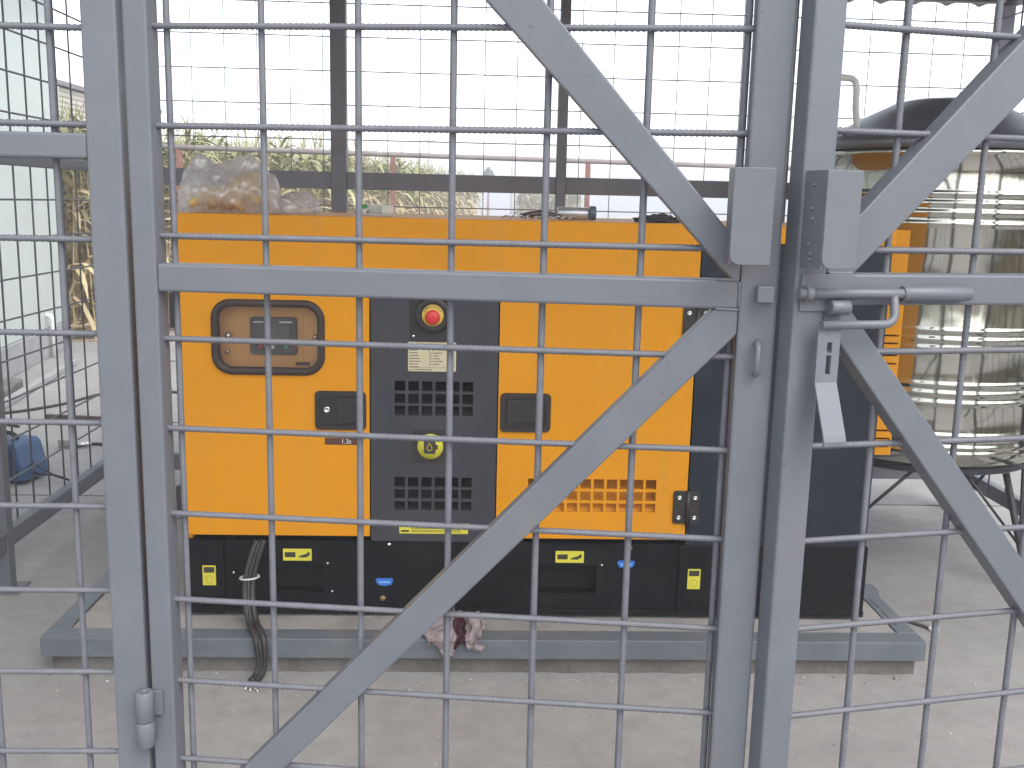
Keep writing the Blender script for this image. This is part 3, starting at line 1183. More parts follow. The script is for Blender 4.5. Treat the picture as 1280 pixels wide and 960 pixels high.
# emergency stop
bb = MB()
bb.prism(rrect(-0.197, -0.063, 1.030, 1.170, 0.016), GY-0.004, GY+0.003, 'y', 0.0015)
es = bb.build('stop_housing', PLASTIC, gen)
ec = (-0.127, 1.113)
bb = MB()
bb.lathe([(0.056, 0.0), (0.056, -0.012), (0.052, -0.016), (0.038, -0.017), (0.034, -0.014), (0, -0.014)], (ec[0], GY-0.004, ec[1]), 40, axis='y', cap=False)
bb.build('stop_boss', PLASTIC, es)
bb = MB()
bb.lathe([(0.0335, 0.002), (0.0335, -0.003), (0.032, -0.004), (0, -0.004)], (ec[0], GY-0.018, ec[1]), 40, axis='y', cap=False)
bb.build('stop_ring', mat('stop_ring_yellow', (0.66, 0.45, 0.06), 0.45, var=0.05), es)
bb = MB()
bb.lathe([(0.016, 0.0), (0.016, -0.010), (0.022, -0.012), (0.0228, -0.018), (0.020, -0.024), (0.010, -0.027), (0, -0.0275)], (ec[0], GY-0.022, ec[1]-0.004), 36, axis='y', cap=False)
bb.build('stop_button', RED, es)
bb = MB()
word = 'EMERGENCY'
for i, ch in enumerate(word):
    an = R(150-120*i/(len(word)-1))
    bb.merge(text_bm(ch, 0.0105, ec[0]+0.0277*math.cos(an), ec[1]+0.0277*math.sin(an), GY-0.0224, an-PI/2))
word = 'STOP'
for i, ch in enumerate(word):
    an = R(240+60*i/(len(word)-1))
    bb.merge(text_bm(ch, 0.009, ec[0]+0.0293*math.cos(an), ec[1]+0.0293*math.sin(an), GY-0.0224, an+PI/2))
bb.build('stop_lettering', SBLK, es)
bb = MB()
for dx in (-0.057, 0.057):
    bb.lathe([(0, -0.003), (0.004, -0.003), (0.005, 0)], (ec[0]-0.003+dx, GY-0.004, 1.046), 12, axis='y', cap=False)
bb.build('housing_screw', CHROME, es)


def decal(name, m, x0, x1, z0, z1, y, parent=gen, r=0.003, tilt=0.0):
    b_ = MB()
    b_.prism(rrect(x0, x1, z0, z1, r, 3), y-0.0008, y+0.0004, 'y')
    return b_.build(name, m, parent)


YP = GY+0.003           # face of the centre panel
npl = decal('name_plate', CREAM, -0.204, -0.054, 0.934, 1.027, YP)
bb = MB()
bb.box(-0.150, -0.108, YP-0.0013, YP-0.0007, 1.014, 1.022)
bb.build('plate_heading', PRINTR, npl)
bb = MB()
random.seed(3)
for i in range(7):
    z = 0.9995-0.0088*i
    bb.box(-0.199, -0.199+random.uniform(0.018, 0.034), YP-0.0012, YP-0.0007, z, z+0.0030)
    if i not in (0, 6):
        bb.box(-0.135, -0.135+random.uniform(0.006, 0.010), YP-0.0012, YP-0.0007, z, z+0.0028)
        bb.box(-0.122, -0.122+random.uniform(0.012, 0.030), YP-0.0012, YP-0.0007, z, z+0.0032)
bb.box(-0.199, -0.130, YP-0.0012, YP-0.0007, 0.9385, 0.941)
bb.box(-0.199, -0.075, YP-0.0012, YP-0.0007, 0.9455, 0.9465)
for x in (-0.199, -0.137, -0.124, -0.060):
    bb.box(x-0.0005, x+0.0005, YP-0.0012, YP-0.0007, 0.947, 1.006)
bb.build('plate_print', PRINT, npl)
bb = MB()
for x in (-0.199, -0.059):
    for z in (0.939, 1.022):
        bb.lathe([(0, -0.002), (0.0025, -0.0018), (0.003, 0)], (x, YP-0.0008, z), 8, axis='y', cap=False)
bb.build('plate_rivet', CHROME, npl)

# fuel fill mark
fs = decal('fuel_plate', PLASTIC, -0.190, -0.082, 0.637, 0.745, YP, r=0.004)
bb = MB()
bb.lathe([(0.041, 0.0), (0.041, -0.002), (0, -0.002)], (-0.132, YP-0.0009, 0.692), 40, axis='y', cap=False)
ring = bb.build('fuel_mark_disc', SYEL, fs)
bb = MB()
bb.prism(rrect(-0.153, -0.115, 0.668, 0.713, 0.007), YP-0.0037, YP-0.0028, 'y')
bb.box(-0.116, -0.108, YP-0.0037, YP-0.0028, 0.683, 0.698)
bb.prism([(-0.150, 0.7125), (-0.146, 0.719), (-0.128, 0.719), (-0.124, 0.7125)], YP-0.0037, YP-0.0028, 'y')
bb.build('fuel_can_symbol', SBLK, ring)
bb = MB()
dp = []
for k in range(25):
    a_ = 2*PI*k/24
    rr = 0.0085
    x_, z_ = rr*math.sin(a_), -rr*math.cos(a_)
    if z_ > 0:
        x_ *= 1-z_/rr*0.85
        z_ *= 1.9
    dp.append((-0.1345+x_, YP-0.0042, 0.688+z_))
bb.tube(dp, 0.0011, 5, cap=False)
bb.build('fuel_drop_symbol', SYEL, ring)

st = decal('warning_strip', SYEL, -0.230, -0.008, 0.402, 0.437, YP)
bb = MB()
bb.merge(text_bm('NOTICE', 0.0125, -0.172, 0.4285, YP-0.0012))
bb.box(-0.224, -0.199, YP-0.0014, YP-0.0007, 0.4075, 0.4135)
for z in (0.419, 0.413, 0.4075):
    bb.box(-0.192, random.uniform(-0.05, -0.02), YP-0.0012, YP-0.0007, z, z+0.0018)
bb.build('strip_print', SBLK, st)

# decal below the left latch
bb = MB()
bb.box(-0.440, -0.360, GY-0.0006, GY+0.0004, 0.726, 0.737)
d1 = bb.build('door_decal', mat('decal_ochre', (0.62, 0.38, 0.05), 0.5, var=0.05), dl)
d2 = decal('tonnage_decal', BROWN, -0.465, -0.357, 0.694, 0.716, GY, dl, r=0.001)
bb = MB()
bb.merge(text_bm('1.3t', 0.021, -0.398, 0.7045, GY-0.0011))
bb.build('decal_lettering', SWHITE, d2)
bb = MB()
bb.merge(text_bm('t', 0.009, -0.437, 0.7315, GY-0.0009))
for q in range(6):
    bb.box(-0.430+0.009*q, -0.424+0.009*q, GY-0.0012, GY-0.0006, 0.729, 0.733)
bb.build('decal_print', SBLK, d1)


# right door hinges
def door_hinge(x0, x1, z0, z1):
    bb = MB()
    xm = (x0+x1)/2+0.003
    bb.prism(rrect(x0, xm-0.001, z0, z1, 0.009), GY-0.007, GY+0.001, 'y', 0.0015)
    bb.prism(rrect(xm+0.001, x1, z0-0.003, z1-0.001, 0.009), GY-0.007, GY+0.001, 'y', 0.0015)
    bb.tube([(xm, GY-0.007, z0-0.004), (xm, GY-0.007, z1)], 0.0075, 12)
    h_ = bb.build('door_hinge', PLASTIC, gen)
    for xx in (x0+0.018, x1-0.017):
        for zz in (z0+0.021, z1-0.022):
            b_ = MB()
            b_.lathe([(0, -0.0015), (0.003, -0.0015), (0.0035, -0.003), (0.0066, -0.003), (0.0076, -0.001), (0.0076, 0.001)], (xx, GY-0.007, zz), 14, axis='y', cap=False)
            b_.build('hinge_screw', CHROME, h_)


door_hinge(0.655, 0.741, 0.447, 0.557)
door_hinge(0.655, 0.741, 1.049, 1.156)
for z0, z1 in ((1.057, 1.168), (0.459, 0.554)):
    bb = MB()
    bb.prism(rrect(-0.936, -0.9135, z0, z1, 0.006), GY-0.004, GY+0.02, 'y', 0.002)
    bb.build('door_hinge', PLASTIC, gen)

# right end pillar
bb = MB()
poly = [(0.7035, GY), (1.285, GY)]
for k in range(1, 6):
    an = R(-90+90*k/5)
    poly.append((1.285+0.025*math.cos(an), GY+0.025+0.025*math.sin(an)))
poly += [(1.310, 4.04), (1.296, 4.04), (1.296, GY+0.032), (0.7035, GY+0.032)]
bb.prism(poly, 0.372, 1.3505, 'z')
bb.build('end_panel', ENDP, gen)

# exhaust air hood with louvres on the right end
HY = 3.22
sl = [(1.320, 1.399, z, z+0.006) for z in (1.056, 1.030, 0.990, 0.962)] + [(1.320, 1.399, z, z+0.007) for z in (0.735, 0.707, 0.68)]
bb = MB()
bb.panel(1.3125, 1.406, 0.655, 1.402, HY, 0.012, sl)
bb.box(1.3125, 1.406, HY+0.014, HY+0.55, 1.390, 1.4015)
bb.box(1.394, 1.406, HY+0.013, HY+0.55, 0.655, 1.3895)
bb.box(1.3125, 1.393, HY+0.013, HY+0.55, 0.655, 0.667)
hood = bb.build('air_hood', YEL, gen)
bb = MB()
bb.box(1.318, 1.3935, HY+0.03, HY+0.54, 0.668, 1.388)
bb.build('hood_duct', VOID, hood)

# base frame / fuel tank skid
bb = MB()
pk = [(-0.639, -0.478, 0.1965, 0.294), (0.210, 0.415, 0.1985, 0.296)]
bb.panel(-0.790, 0.682, 0.128, 0.3715, GY+0.010, 0.015, pk)
bb.box(-0.790, 0.682, GY+0.10, 4.03, 0.128, 0.3690)
bb.box(-0.790, 0.682, GY-0.002, GY+0.0095, 0.128, 0.146, 0.002)
base = bb.build('skid_base', BLACKP, gen)
for x0, x1, z0, z1 in pk:
    bb = MB()
    bb.box(x0-0.01, x1+0.01, GY+0.088, GY+0.094, z0-0.01, z1+0.01)
    bb.build('lifting_pocket', VOID, base)
for x0, x1 in ((-0.915, -0.7925), (0.6845, 1.311)):
    bb = MB()
    bb.box(x0, x1, GY+0.001, 4.04, 0.1285, 0.3695, 0.003)
    bb.box(x0, x1, GY-0.006, GY+0.0009, 0.1285, 0.150, 0.002)
    bb.build('skid_end', BLACKP, gen)
YB_ = GY+0.010
for i, (x0, x1, z0, z1) in enumerate(((-0.605, -0.513, 0.304, 0.344), (0.279, 0.372, 0.305, 0.345))):
    d_ = decal('hoist_sticker', SYEL, x0, x1, z0, z1, YB_, r=0.002)
    bb = MB()
    bb.box(x0+0.006, x0+0.040, YB_-0.0013, YB_-0.0007, z0+0.0115, z1-0.0115)
    bb.prism([(x0+0.050, z0+0.011), (x0+0.074, z0+0.011), (x0+0.086, z0+0.019), (x0+0.086, z0+0.028), (x0+0.081, z0+0.031), (x0+0.078, z0+0.026), (x0+0.071, z0+0.022), (x0+0.052, z0+0.016)],
             YB_-0.0013, YB_-0.0007, 'y')
    bb.build('sticker_symbol', SBLK, d_)
for x0, x1, z0, z1 in ((-0.862, -0.820, 0.221, 0.288), (0.716, 0.758, 0.221, 0.290)):
    d_ = decal('drain_sticker', SYEL, x0, x1, z0, z1, GY+0.001, r=0.002)
    bb = MB()
    bb.box(x0+0.004, x1-0.004, GY-0.0006, GY+0.0001, z1-0.024, z1-0.005)
    bb.build('sticker_symbol', SBLK, d_)
    bb = MB()
    cx, cz = (x0+x1)/2, z0+0.021
    bb.tube([(cx+0.011*math.sin(2*PI*k/12), GY-0.0004, cz+0.012*math.cos(2*PI*k/12)) for k in range(13)], 0.0012, 4, cap=False)
    bb.build('sticker_ring', mat('sticker_olive', (0.40, 0.37, 0.04), 0.5), d_)


def shield(xc, zc, w, h):
    bb = MB()
    bb.prism([(xc-w/2, zc+h*0.2), (xc-w/2+0.004, zc+h/2), (xc+w/2-0.004, zc+h/2), (xc+w/2, zc+h*0.2), (xc+w/2-0.007, zc-h*0.3), (xc, zc-h/2), (xc-w/2+0.007, zc-h*0.3)], YB_-0.0012, YB_, 'y')
    s_ = bb.build('blue_sticker', SBLUE, gen)
    bb = MB()
    for q in range(5):
        bb.box(xc-w*0.3+q*w*0.125, xc-w*0.3+q*w*0.125+w*0.09, YB_-0.0016, YB_-0.001, zc-0.003, zc+0.004)
    bb.build('sticker_print', mat('pale_blue_print', (0.3, 0.5, 0.85), 0.5), s_)


shield(-0.278, 0.2325, 0.058, 0.027)
shield(0.512, 0.300, 0.058, 0.027)
for x, z, m_ in ((-0.284, 0.178, BRASS), (0.520, 0.358, BRASS)):
    bb = MB()
    bb.lathe([(0, -0.009), (0.006, -0.009), (0.0095, -0.006), (0.0115, 0.001)], (x, YB_, z), 6 if m_ is BRASS else 12, axis='y', cap=False, smooth=False)
    bb.build('plug', m_, gen)
bb = MB()
bb.lathe([(0, -0.006), (0.005, -0.005), (0.008, 0.001)], (-0.263, YB_, 0.362), 12, axis='y', cap=False)
for x, z in ((-0.462, 0.296), (0.432, 0.298), (-0.448, 0.20), (-0.765, 0.262)):
    bb.lathe([(0, -0.004), (0.003, -0.004), (0.0045, 0.001)], (x, YB_, z), 10, axis='y', cap=False)
bb.build('skid_bolt', CHROME, gen)

# ================================================================== BASE FRAME on the plinth
bf = thing('base_frame', 'grey painted steel channel frame lying round the plinth edge under the generator', 'steel frame', (0.07, 3.55, 0.056))
beam('frame_bar', -1.312, 1.450, 2.92, 2.995, 0.056, 0.120, bf, FRAMEP, bev=0.003, world=True)
beam('frame_bar', -1.312, 1.450, 4.10, 4.18, 0.056, 0.120, bf, FRAMEP, bev=0.003, world=True)
beam('frame_bar', -1.311, -1.245, 2.996, 4.099, 0.056, 0.1205, bf, FRAMEP, bev=0.003, world=True)
beam('frame_bar', 1.385, 1.449, 2.996, 4.099, 0.056, 0.1205, bf, FRAMEP, bev=0.003, world=True)
bb = MB()
for y0, y1 in ((3.05, 3.17), (3.20, 3.27)):
    bb.box(1.402, 1.406, y0, y1, 0.1203, 0.1213)
for y0, y1 in ((3.02, 3.3),):
    bb.box(-1.249, -1.2455, y0, y1, 0.1203, 0.1213)
bb.build('seam', CABLEM, bf)
bb = MB()
bb.box(1.449, 1.475, 3.36, 3.43, 0.07, 0.115, 0.002)
bb.build('lug', FRAMEP, bf)

# ================================================================== WATER TANK on its stand
TX, TY, TR = 1.882, 4.10, 0.50
tk = thing('water_tank', 'ribbed stainless steel water tank with grey conical lid, right of the generator', 'water tank', (TX, TY, 0.50))
prof = [(0.30, 0.500), (TR-0.035, 0.502), (TR-0.010, 0.520)]


def rib(z, h=0.0120, d=0.0042):
    return [(TR, z-h*1.25), (TR+d*0.15, z-h), (TR+d*0.75, z-h*0.45), (TR+d, z), (TR+d*0.75, z+h*0.45), (TR+d*0.15, z+h), (TR, z+h*1.25)]


for z in (0.562, 0.586, 0.632, 0.757, 0.793, 0.826, 0.962, 0.996, 1.030, 1.421, 1.461, 1.495, 1.529):
    prof += rib(z)
prof += [(TR, 1.60), (TR, 1.665), (TR+0.006, 1.670), (TR+0.006, 1.690), (TR-0.005, 1.696)]
bb = MB()
bb.lathe(prof, (TX, TY, 0), 96)
bb.build('tank_shell', STEEL, tk)
bb = MB()
bb.lathe([(TR+0.010, 1.693), (TR+0.018, 1.696), (TR+0.018, 1.728), (TR+0.004, 1.742), (0.42, 1.772), (0.30, 1.838), (0.19, 1.892), (0.13, 1.905), (0.0, 1.908)], (TX, TY, 0), 72, cap=False)
lid = bb.build('tank_lid', LIDM, tk)
bb = MB()
for k, an in enumerate((200, 228, 256, 284, 312, 340)):
    bb.lathe([(0, 0.016), (0.006, 0.015), (0.008, 0.0)], (TX+(TR-0.01)*math.cos(R(an)), TY+(TR-0.01)*math.sin(R(an)), 1.745), 8, cap=False)
bb.build('lid_bolt', STANDM, lid)
bb = MB()
vp = [(1.475, 3.93, 1.745), (1.462, 3.925, 1.80), (1.452, 3.92, 1.85), (1.450, 3.92, 1.92), (1.444, 3.92, 1.945), (1.43, 3.92, 1.957), (1.40, 3.92, 1.960), (1.35, 3.92, 1.960), (1.31, 3.92, 1.957), (1.30, 3.92, 1.94), (1.30, 3.92, 1.91)]
bb.tube(vp, 0.0125, 12)
bb.build('vent_pipe', PIPEW, tk)
# stand
ts = thing('tank_stand', 'black angle iron stand carrying the stainless steel tank', 'stand', (TX, TY, 0))
bb = MB()
bb.lathe([(0.40, 0.472), (TR-0.045, 0.472), (TR-0.044, 0.473), (TR-0.044, 0.497), (TR-0.045, 0.498), (0.0, 0.498), (0.0, 0.48), (0.40, 0.48)], (TX, TY, 0), 64, cap=False)
[setattr(f, 'smooth', False) for f in bb.bm.faces]
bb.build('ring_base', STANDM, ts)
legp = []
for an in (35, 125, 215, 305):
    ca, sa = math.cos(R(an)), math.sin(R(an))
    p0 = Vector((TX+0.41*ca, TY+0.41*sa, 0.45))
    p1 = Vector((TX+0.55*ca, TY+0.55*sa, 0.0))
    legp.append((p0, p1))
    bb = MB()
    bb.tube([p0, p1], 0.014, 4)
    bb.tube([p1+Vector((0, 0, 0.004)), p1+Vector((0, 0, 0.0005))], 0.035, 8)
    bb.build('leg', STANDM, ts)
for p0, p1 in legp:
    c_ = Vector((TX, TY, 0.476))
    for sgn in (-1, 1):
        q = (p0-c_).normalized()
        q = Matrix.Rotation(sgn*R(32), 3, 'Z') @ Vector((q.x, q.y, 0)).normalized()
        bb = MB()
        bb.tube([p0.lerp(p1, 0.62), Vector((TX+0.43*q.x, TY+0.43*q.y, 0.474))], 0.007, 4)
        bb.build('brace', STANDM, ts)

# ================================================================== THINGS ON THE GENERATOR
TOPZ = 1.4085


def crumple(c, sx, sy, sz, seed, amp=0.35, sub=4, freq=2.2, flat=0.55, pinch=None):
    b2 = bmesh.new()
    bmesh.ops.create_icosphere(b2, subdivisions=sub, radius=1.0)
    for v in b2.verts:
        p = v.co.copy()
        n1 = noise.noise(p*freq+Vector((seed, 0, 0)))
        n2 = noise.noise(p*freq*2.3+Vector((0, seed, 3)))
        rid = 1-abs(noise.noise(p*freq*1.7+Vector((2, 5, seed))))*2
        rr = 1+amp*n1+amp*0.45*n2+amp*0.35*rid
        p = p*rr
        if pinch:
            p = pinch(p)
        z = p.z
        if z < -flat:
            z = -flat+(z+flat)*0.08
        v.co = Vector((c[0]+p.x*sx, c[1]+p.y*sy, c[2]+(z+flat*1.05)*sz))
    lo = min(v.co.z for v in b2.verts)
    for v in b2.verts:
        v.co.z += c[2]-lo
        if v.co.z < c[2]+0.003:
            v.co.z = c[2]+0.0005
    for f in b2.faces:
        f.smooth = True
    return b2


OUT = [(228, .010), (229, .055), (231, .120), (238, .140), (245, .165), (250, .178), (258, .170), (268, .153), (280, .145), (290, .150), (298, .166),
       (306, .176), (316, .176), (324, .162), (333, .140), (343, .117), (349, .095), (351, .050), (352, .010)]


def bag_mesh(cx, cy, seed):
    """loose bag: two ears above a belly, creased film"""
    b2 = bmesh.new()
    nx, na = 90, 56
    rings = []
    for i in range(nx+1):
        px = 228+124*i/nx
        for (xa, ha), (xb, hb) in zip(OUT[:-1], OUT[1:]):
            if xa <= px <= xb:
                h = ha+(hb-ha)*(px-xa)/(xb-xa)
                break
        x = -0.942+(px-228)*0.00254
        dep = 0.095*math.sqrt(max(0.02, 1-((px-290)/63.0)**2))+0.006
        ring = []
        for k in range(na):
            a_ = 2*PI*k/na
            z = h*(0.5+0.5*math.sin(a_))
            y = dep*math.cos(a_)
            y *= 1-0.62*min(1, max(0, (z-0.07)/0.07))
            p = Vector((x, y, z))
            cr = noise.noise(p*20+Vector((seed, 0, 0)))*0.016+(1-abs(noise.noise(p*30+Vector((0, seed, 1))))*2)*0.013+(1-abs(noise.noise(p*62+Vector((0, 5, 1))))*2)*0.006
            nrm = Vector((0, math.cos(a_), 0.7*math.sin(a_)))
            p += nrm*cr
            p.x += 0.008*noise.noise(p*25+Vector((3, 3, seed)))
            ring.append(b2.verts.new((p.x, cy+p.y, TOPZ+max(0.0006, p.z))))
        rings.append(ring)
    for i in range(nx):
        for k in range(na):
            f = b2.faces.new((rings[i][k], rings[i][(k+1) % na], rings[i+1][(k+1) % na], rings[i+1][k]))
            f.smooth = True
    b2.faces.new(rings[0])
    b2.faces.new(rings[-1])
    bmesh.ops.recalc_face_normals(b2, faces=b2.faces)
    return b2


bag = MB()
bag.merge(bag_mesh(-0.785, 3.30, 3.3))
o = bag.build('plastic_bag', FILM)
tag(o, 'large crumpled clear plastic bag with a yellow bundle inside, on the generator roof', 'plastic bag')
o = MB()
random.seed(11)
L0 = Vector((-0.792, 3.280, TOPZ+0.062))
for an, ln in ((-158, .115), (-128, .075), (-100, .060), (-72, .062), (-44, .085), (-12, .115), (14, .130), (34, .120)):
    an = R(an)
    e = L0+Vector((ln*math.cos(an), -0.028+0.02*math.sin(an*3), ln*math.sin(an)*0.85))
    e.z = max(e.z, TOPZ+0.014)
    mids = [L0, L0.lerp(e, 0.3)+Vector((0, -0.014, 0.006)), L0.lerp(e, 0.65)+Vector((0, -0.014, 0.004)), e]
    o.tube(spline(mids, 5), 0.02, 10, rs=[0.009+0.013*math.sin(PI*min(1, (q+2)/18.0)) for q in range(16)])
tag(o.build('cloth_bundle', CLOTHB, smooth=True), 'yellow tan bundle showing through the large clear bag on the generator roof', 'bundle')
bag = MB()
bag.merge(crumple((-0.585, 3.36, TOPZ), 0.062, 0.06, 0.042, 8.1, 0.35, 4, 2.6))
tag(bag.build('plastic_bag', FILM), 'small flattened clear plastic bag right beside the larger bag with the bundle', 'plastic bag')

tr = thing('plastic_tray', 'small pale plastic tray with a green stopper lying on the generator roof', 'tray', (-0.335, 3.40, TOPZ))
bb = MB()
bb.box(-0.392, -0.275, 3.36, 3.44, TOPZ+0.0005, TOPZ+0.005, 0.001)
bb.box(-0.392, -0.360, 3.365, 3.435, TOPZ+0.0055, TOPZ+0.022, 0.004)
bb.box(-0.312, -0.275, 3.362, 3.438, TOPZ+0.0055, TOPZ+0.034, 0.004)
bb.box(-0.3595, -0.3125, 3.425, 3.438, TOPZ+0.0055, TOPZ+0.036, 0.003)
bb.build('tray_body', CLEARP, tr)
bb = MB()
bb.lathe([(0.0, 0.014), (0.008, 0.013), (0.010, 0.0)], (-0.368, 3.39, TOPZ+0.0225), 14, cap=False)
bb.build('stopper', GREENP, tr)

can = thing('spray_can', 'silver spray can with dark blue cap lying near the middle of the generator roof', 'can', (0.36, 3.42, TOPZ+0.022))
bb = MB()
bb.lathe([(0, 0), (0.018, 0.0), (0.021, 0.004), (0.021, 0.100), (0.015, 0.108), (0, 0.108)], (0.275, 3.42, TOPZ+0.0215), 24, axis='x', cap=False)
bb.build('can_body', mat('can_silver', (0.62, 0.62, 0.64), 0.3, metal=0.6, var=0.08), can)
bb = MB()
bb.lathe([(0, 0), (0.0225, 0.0), (0.0235, 0.002), (0.0235, 0.020), (0.0215, 0.022), (0, 0.022)], (0.384, 3.42, TOPZ+0.0240), 24, axis='x', cap=False)
bb.build('can_cap', CANCAP, can)

pl = thing('pliers', 'dark pliers lying left of the spray can on the generator roof', 'tool', (0.23, 3.40, TOPZ))
for s_ in (-1, 1):
    bb = MB()
    bb.tube([(0.150, 3.40+0.022*s_, TOPZ+0.010), (0.185, 3.40+0.020*s_, TOPZ+0.016), (0.225, 3.40+0.006*s_, TOPZ+0.020), (0.255, 3.40-0.005*s_, TOPZ+0.016), (0.285, 3.40-0.004*s_, TOPZ+0.010)],
            0.008, 8, rs=[0.007, 0.009, 0.010, 0.009, 0.005])
    bb.build('jaw', TOOLM, pl)
bb = MB()
bb.lathe([(0, 0.016), (0.016, 0.014), (0.018, 0.0)], (0.225, 3.40, TOPZ+0.012), 14, cap=False)
bb.build('pivot', TOOLM, pl)
bb = MB()
random.seed(5)
pts = []
for k in range(60):
    t_ = k/59
    pts.append((0.09+0.24*t_, 3.33+0.018*math.sin(k*0.9)+0.01*math.sin(k*0.37), TOPZ+0.0035+0.007*abs(math.sin(k*0.53))))
bb.tube(pts, 0.0026, 6)
tag(bb.build('bare_wire', CHROME), 'twisted bright wire offcut lying in front of the pliers on the generator roof', 'wire')
bb = MB()
bb.merge(crumple((0.585, 3.25, TOPZ), 0.062, 0.04, 0.015, 4.7, 0.4, 4, 2.5))
tag(bb.build('dark_rag', mat('dark_rag_cloth', (0.05, 0.045, 0.045), 0.9, var=0.3, scale=20)), 'small dark crumpled rag near the right end of the generator roof', 'rag')

# ================================================================== RAG on the frame
bb = MB()
b2 = bmesh.new()
NU, NV = 80, 60
gridv = []
for i in range(NU):
    row = []
    for j in range(NV):
        u, v_ = i/(NU-1), j/(NV-1)
        edge = 0.02*noise.noise(Vector((u*7, v_*3, 1.0)))
        d_ = v_*0.235                      # distance along the cloth from the back edge
        x_ = -0.132+0.180*u + 0.045*noise.noise(Vector((u*2.4, v_*2.6, 4))) + 0.014*noise.noise(Vector((u*9, v_*9, 8)))
        hang = 0.024+0.050*noise.noise(Vector((u*4.2, 0.3, 9)))+0.022*noise.noise(Vector((u*13, 0.3, 9)))
        flat_ = 0.18
        hump = 0.060*max(0.0, math.sin(PI*min(1, d_/flat_)))**0.8*(0.62+0.8*noise.noise(Vector((u*3.4, v_*2.5, 7))))*(1-0.45*u)
        if d_ < flat_:
            y_ = 3.085-d_*0.93
            z_ = 0.1215+hump+0.003
        else:
            q = (d_-flat_)/0.055
            y_ = 3.085-flat_*0.93-0.006
            z_ = 0.1245-q*hang
        fold = 0.030*noise.noise(Vector((u*7, v_*2.6, 2)))+0.016*noise.noise(Vector((u*16, v_*6, 12)))+0.006*noise.noise(Vector((u*38, v_*15, 1)))
        if d_ < flat_:
            z_ += abs(fold)
            z_ += max(0, 0.02-abs(u-0.28)*0.25)*(v_ < 0.2)*1.6
        else:
            y_ -= abs(fold)*0.9
        row.append(b2.verts.new((x_+edge, y_, z_)))
    gridv.append(row)
for i in range(NU-1):
    for j in range(NV-1):
        f = b2.faces.new((gridv[i][j], gridv[i+1][j], gridv[i+1][j+1], gridv[i][j+1]))
        f.smooth = True
for f in b2.faces:
    c_ = f.calc_center_median()
    u = (c_.x+0.128)/0.172
    v_ = (3.085-c_.y)/0.17
    f.material_index = 1 if (0.44+0.10*(v_-0.5) < u+0.05*noise.noise(c_*30) < 0.64+0.05*v_ and v_ > 0.42) else 0
m_ = bpy.data.meshes.new('rag')
bmesh.ops.solidify(b2, geom=list(b2.faces), thickness=0.0015)
b2.to_mesh(m_)
b2.free()
m_.materials.append(RAGP)
m_.materials.append(RAGM)
ob = bpy.data.objects.new('rag', m_)
sc.collection.objects.link(ob)
tag(ob, 'pale pink and maroon rag draped over the front bar of the grey base frame', 'rag')

# ================================================================== CABLE PAIR from the generator
cp = thing('power_cable', 'pair of black cables hanging from the skid over the base frame to the ground', 'cable', (-0.66, 2.95, 0))


CB = [(-0.672, 3.09, 0.378), (-0.688, 3.074, 0.33), (-0.702, 3.056, 0.262), (-0.700, 3.03, 0.20), (-0.680, 2.985, 0.146), (-0.655, 2.932, 0.138), (-0.640, 2.904, 0.115), (-0.634, 2.894, 0.06), (-0.640, 2.882, 0.022), (-0.652, 2.85, 0.014)]
for dx, sc_ in ((-0.0105, 1.0), (0.0105, 1.0)):
    pts = [(x+dx*(1 if i < 7 else 0.7), y+0.004*(dx > 0), z) for i, (x, y, z) in enumerate(CB)]
    bb = MB()
    bb.tube(spline(pts, 8), 0.0105, 10)
    bb.build('cable', CABLEM, cp)
bb = MB()
pts = [(x+0.002, y-0.0125, z) for x, y, z in CB]
bb.tube(spline(pts, 8), 0.005, 8)
bb.build('thin_cable', CABLEM, cp)
bb = MB()
c_ = Vector((-0.701, 3.052, 0.268))
bb.tube([c_+Vector((0.030*math.cos(2*PI*k/20), 0.021*math.sin(2*PI*k/20), 0.003*math.cos(2*PI*k/20))) for k in range(21)], 0.0032, 6, cap=False)
bb.build('cable_tie', TIE, cp)
bb = MB()
for k in range(9):
    e = Vector((-0.67+0.007*k+random.uniform(-.004, .004), 2.81+random.uniform(-.012, .012), 0.004+0.004*(k % 3)))
    bb.tube([(-0.652+0.0035*(k-4), 2.853, 0.014), e], 0.0022, 5)
bb.build('bare_strand', CHROME, cp)

# ================================================================== YARD CLUTTER (left, beyond the side wall)
wl = thing('welding_machine', 'blue portable welding machine with carry handle on the concrete left of the cage', 'welder', (-2.42, 5.10, 0), R(-14))
bb = MB()
side = [(-0.19, 0.018), (0.19, 0.018), (0.185, 0.09), (0.155, 0.195), (0.135, 0.212), (-0.135, 0.212), (-0.155, 0.195), (-0.185, 0.09)]
bb.prism(side, -0.10, 0.10, 'y', 0.006)
bb.build('casing', BLUEP, wl, world=False)
bb = MB()
bb.prism([(a_*0.86, 0.03+(b_-0.018)*0.86) for a_, b_ in side], -0.106, -0.1003, 'y', 0.002)
face = bb.build('side_plate', BLUED, wl, world=False)
for k in range(5):
    bb = MB()
    bb.box(-0.10+0.045*k, -0.085+0.045*k, -0.1085, -0.1062, 0.07, 0.13, 0.001)
    bb.build('vent_slot', VOID, face, world=False)
bb = MB()
bb.tube(spline([(-0.10, 0, 0.20), (-0.085, 0, 0.232), (-0.05, 0, 0.243), (0.05, 0, 0.243), (0.085, 0, 0.232), (0.10, 0, 0.20)], 6), 0.011, 10)
bb.build('handle', PLASTIC, wl, world=False)
for sx in (-0.14, 0.14):
    for sy in (-0.07, 0.07):
        bb = MB()
        bb.lathe([(0.014, 0.0), (0.017, 0.019)], (sx, sy, 0.0005), 12)
        bb.build('foot', PLASTIC, wl, world=False)
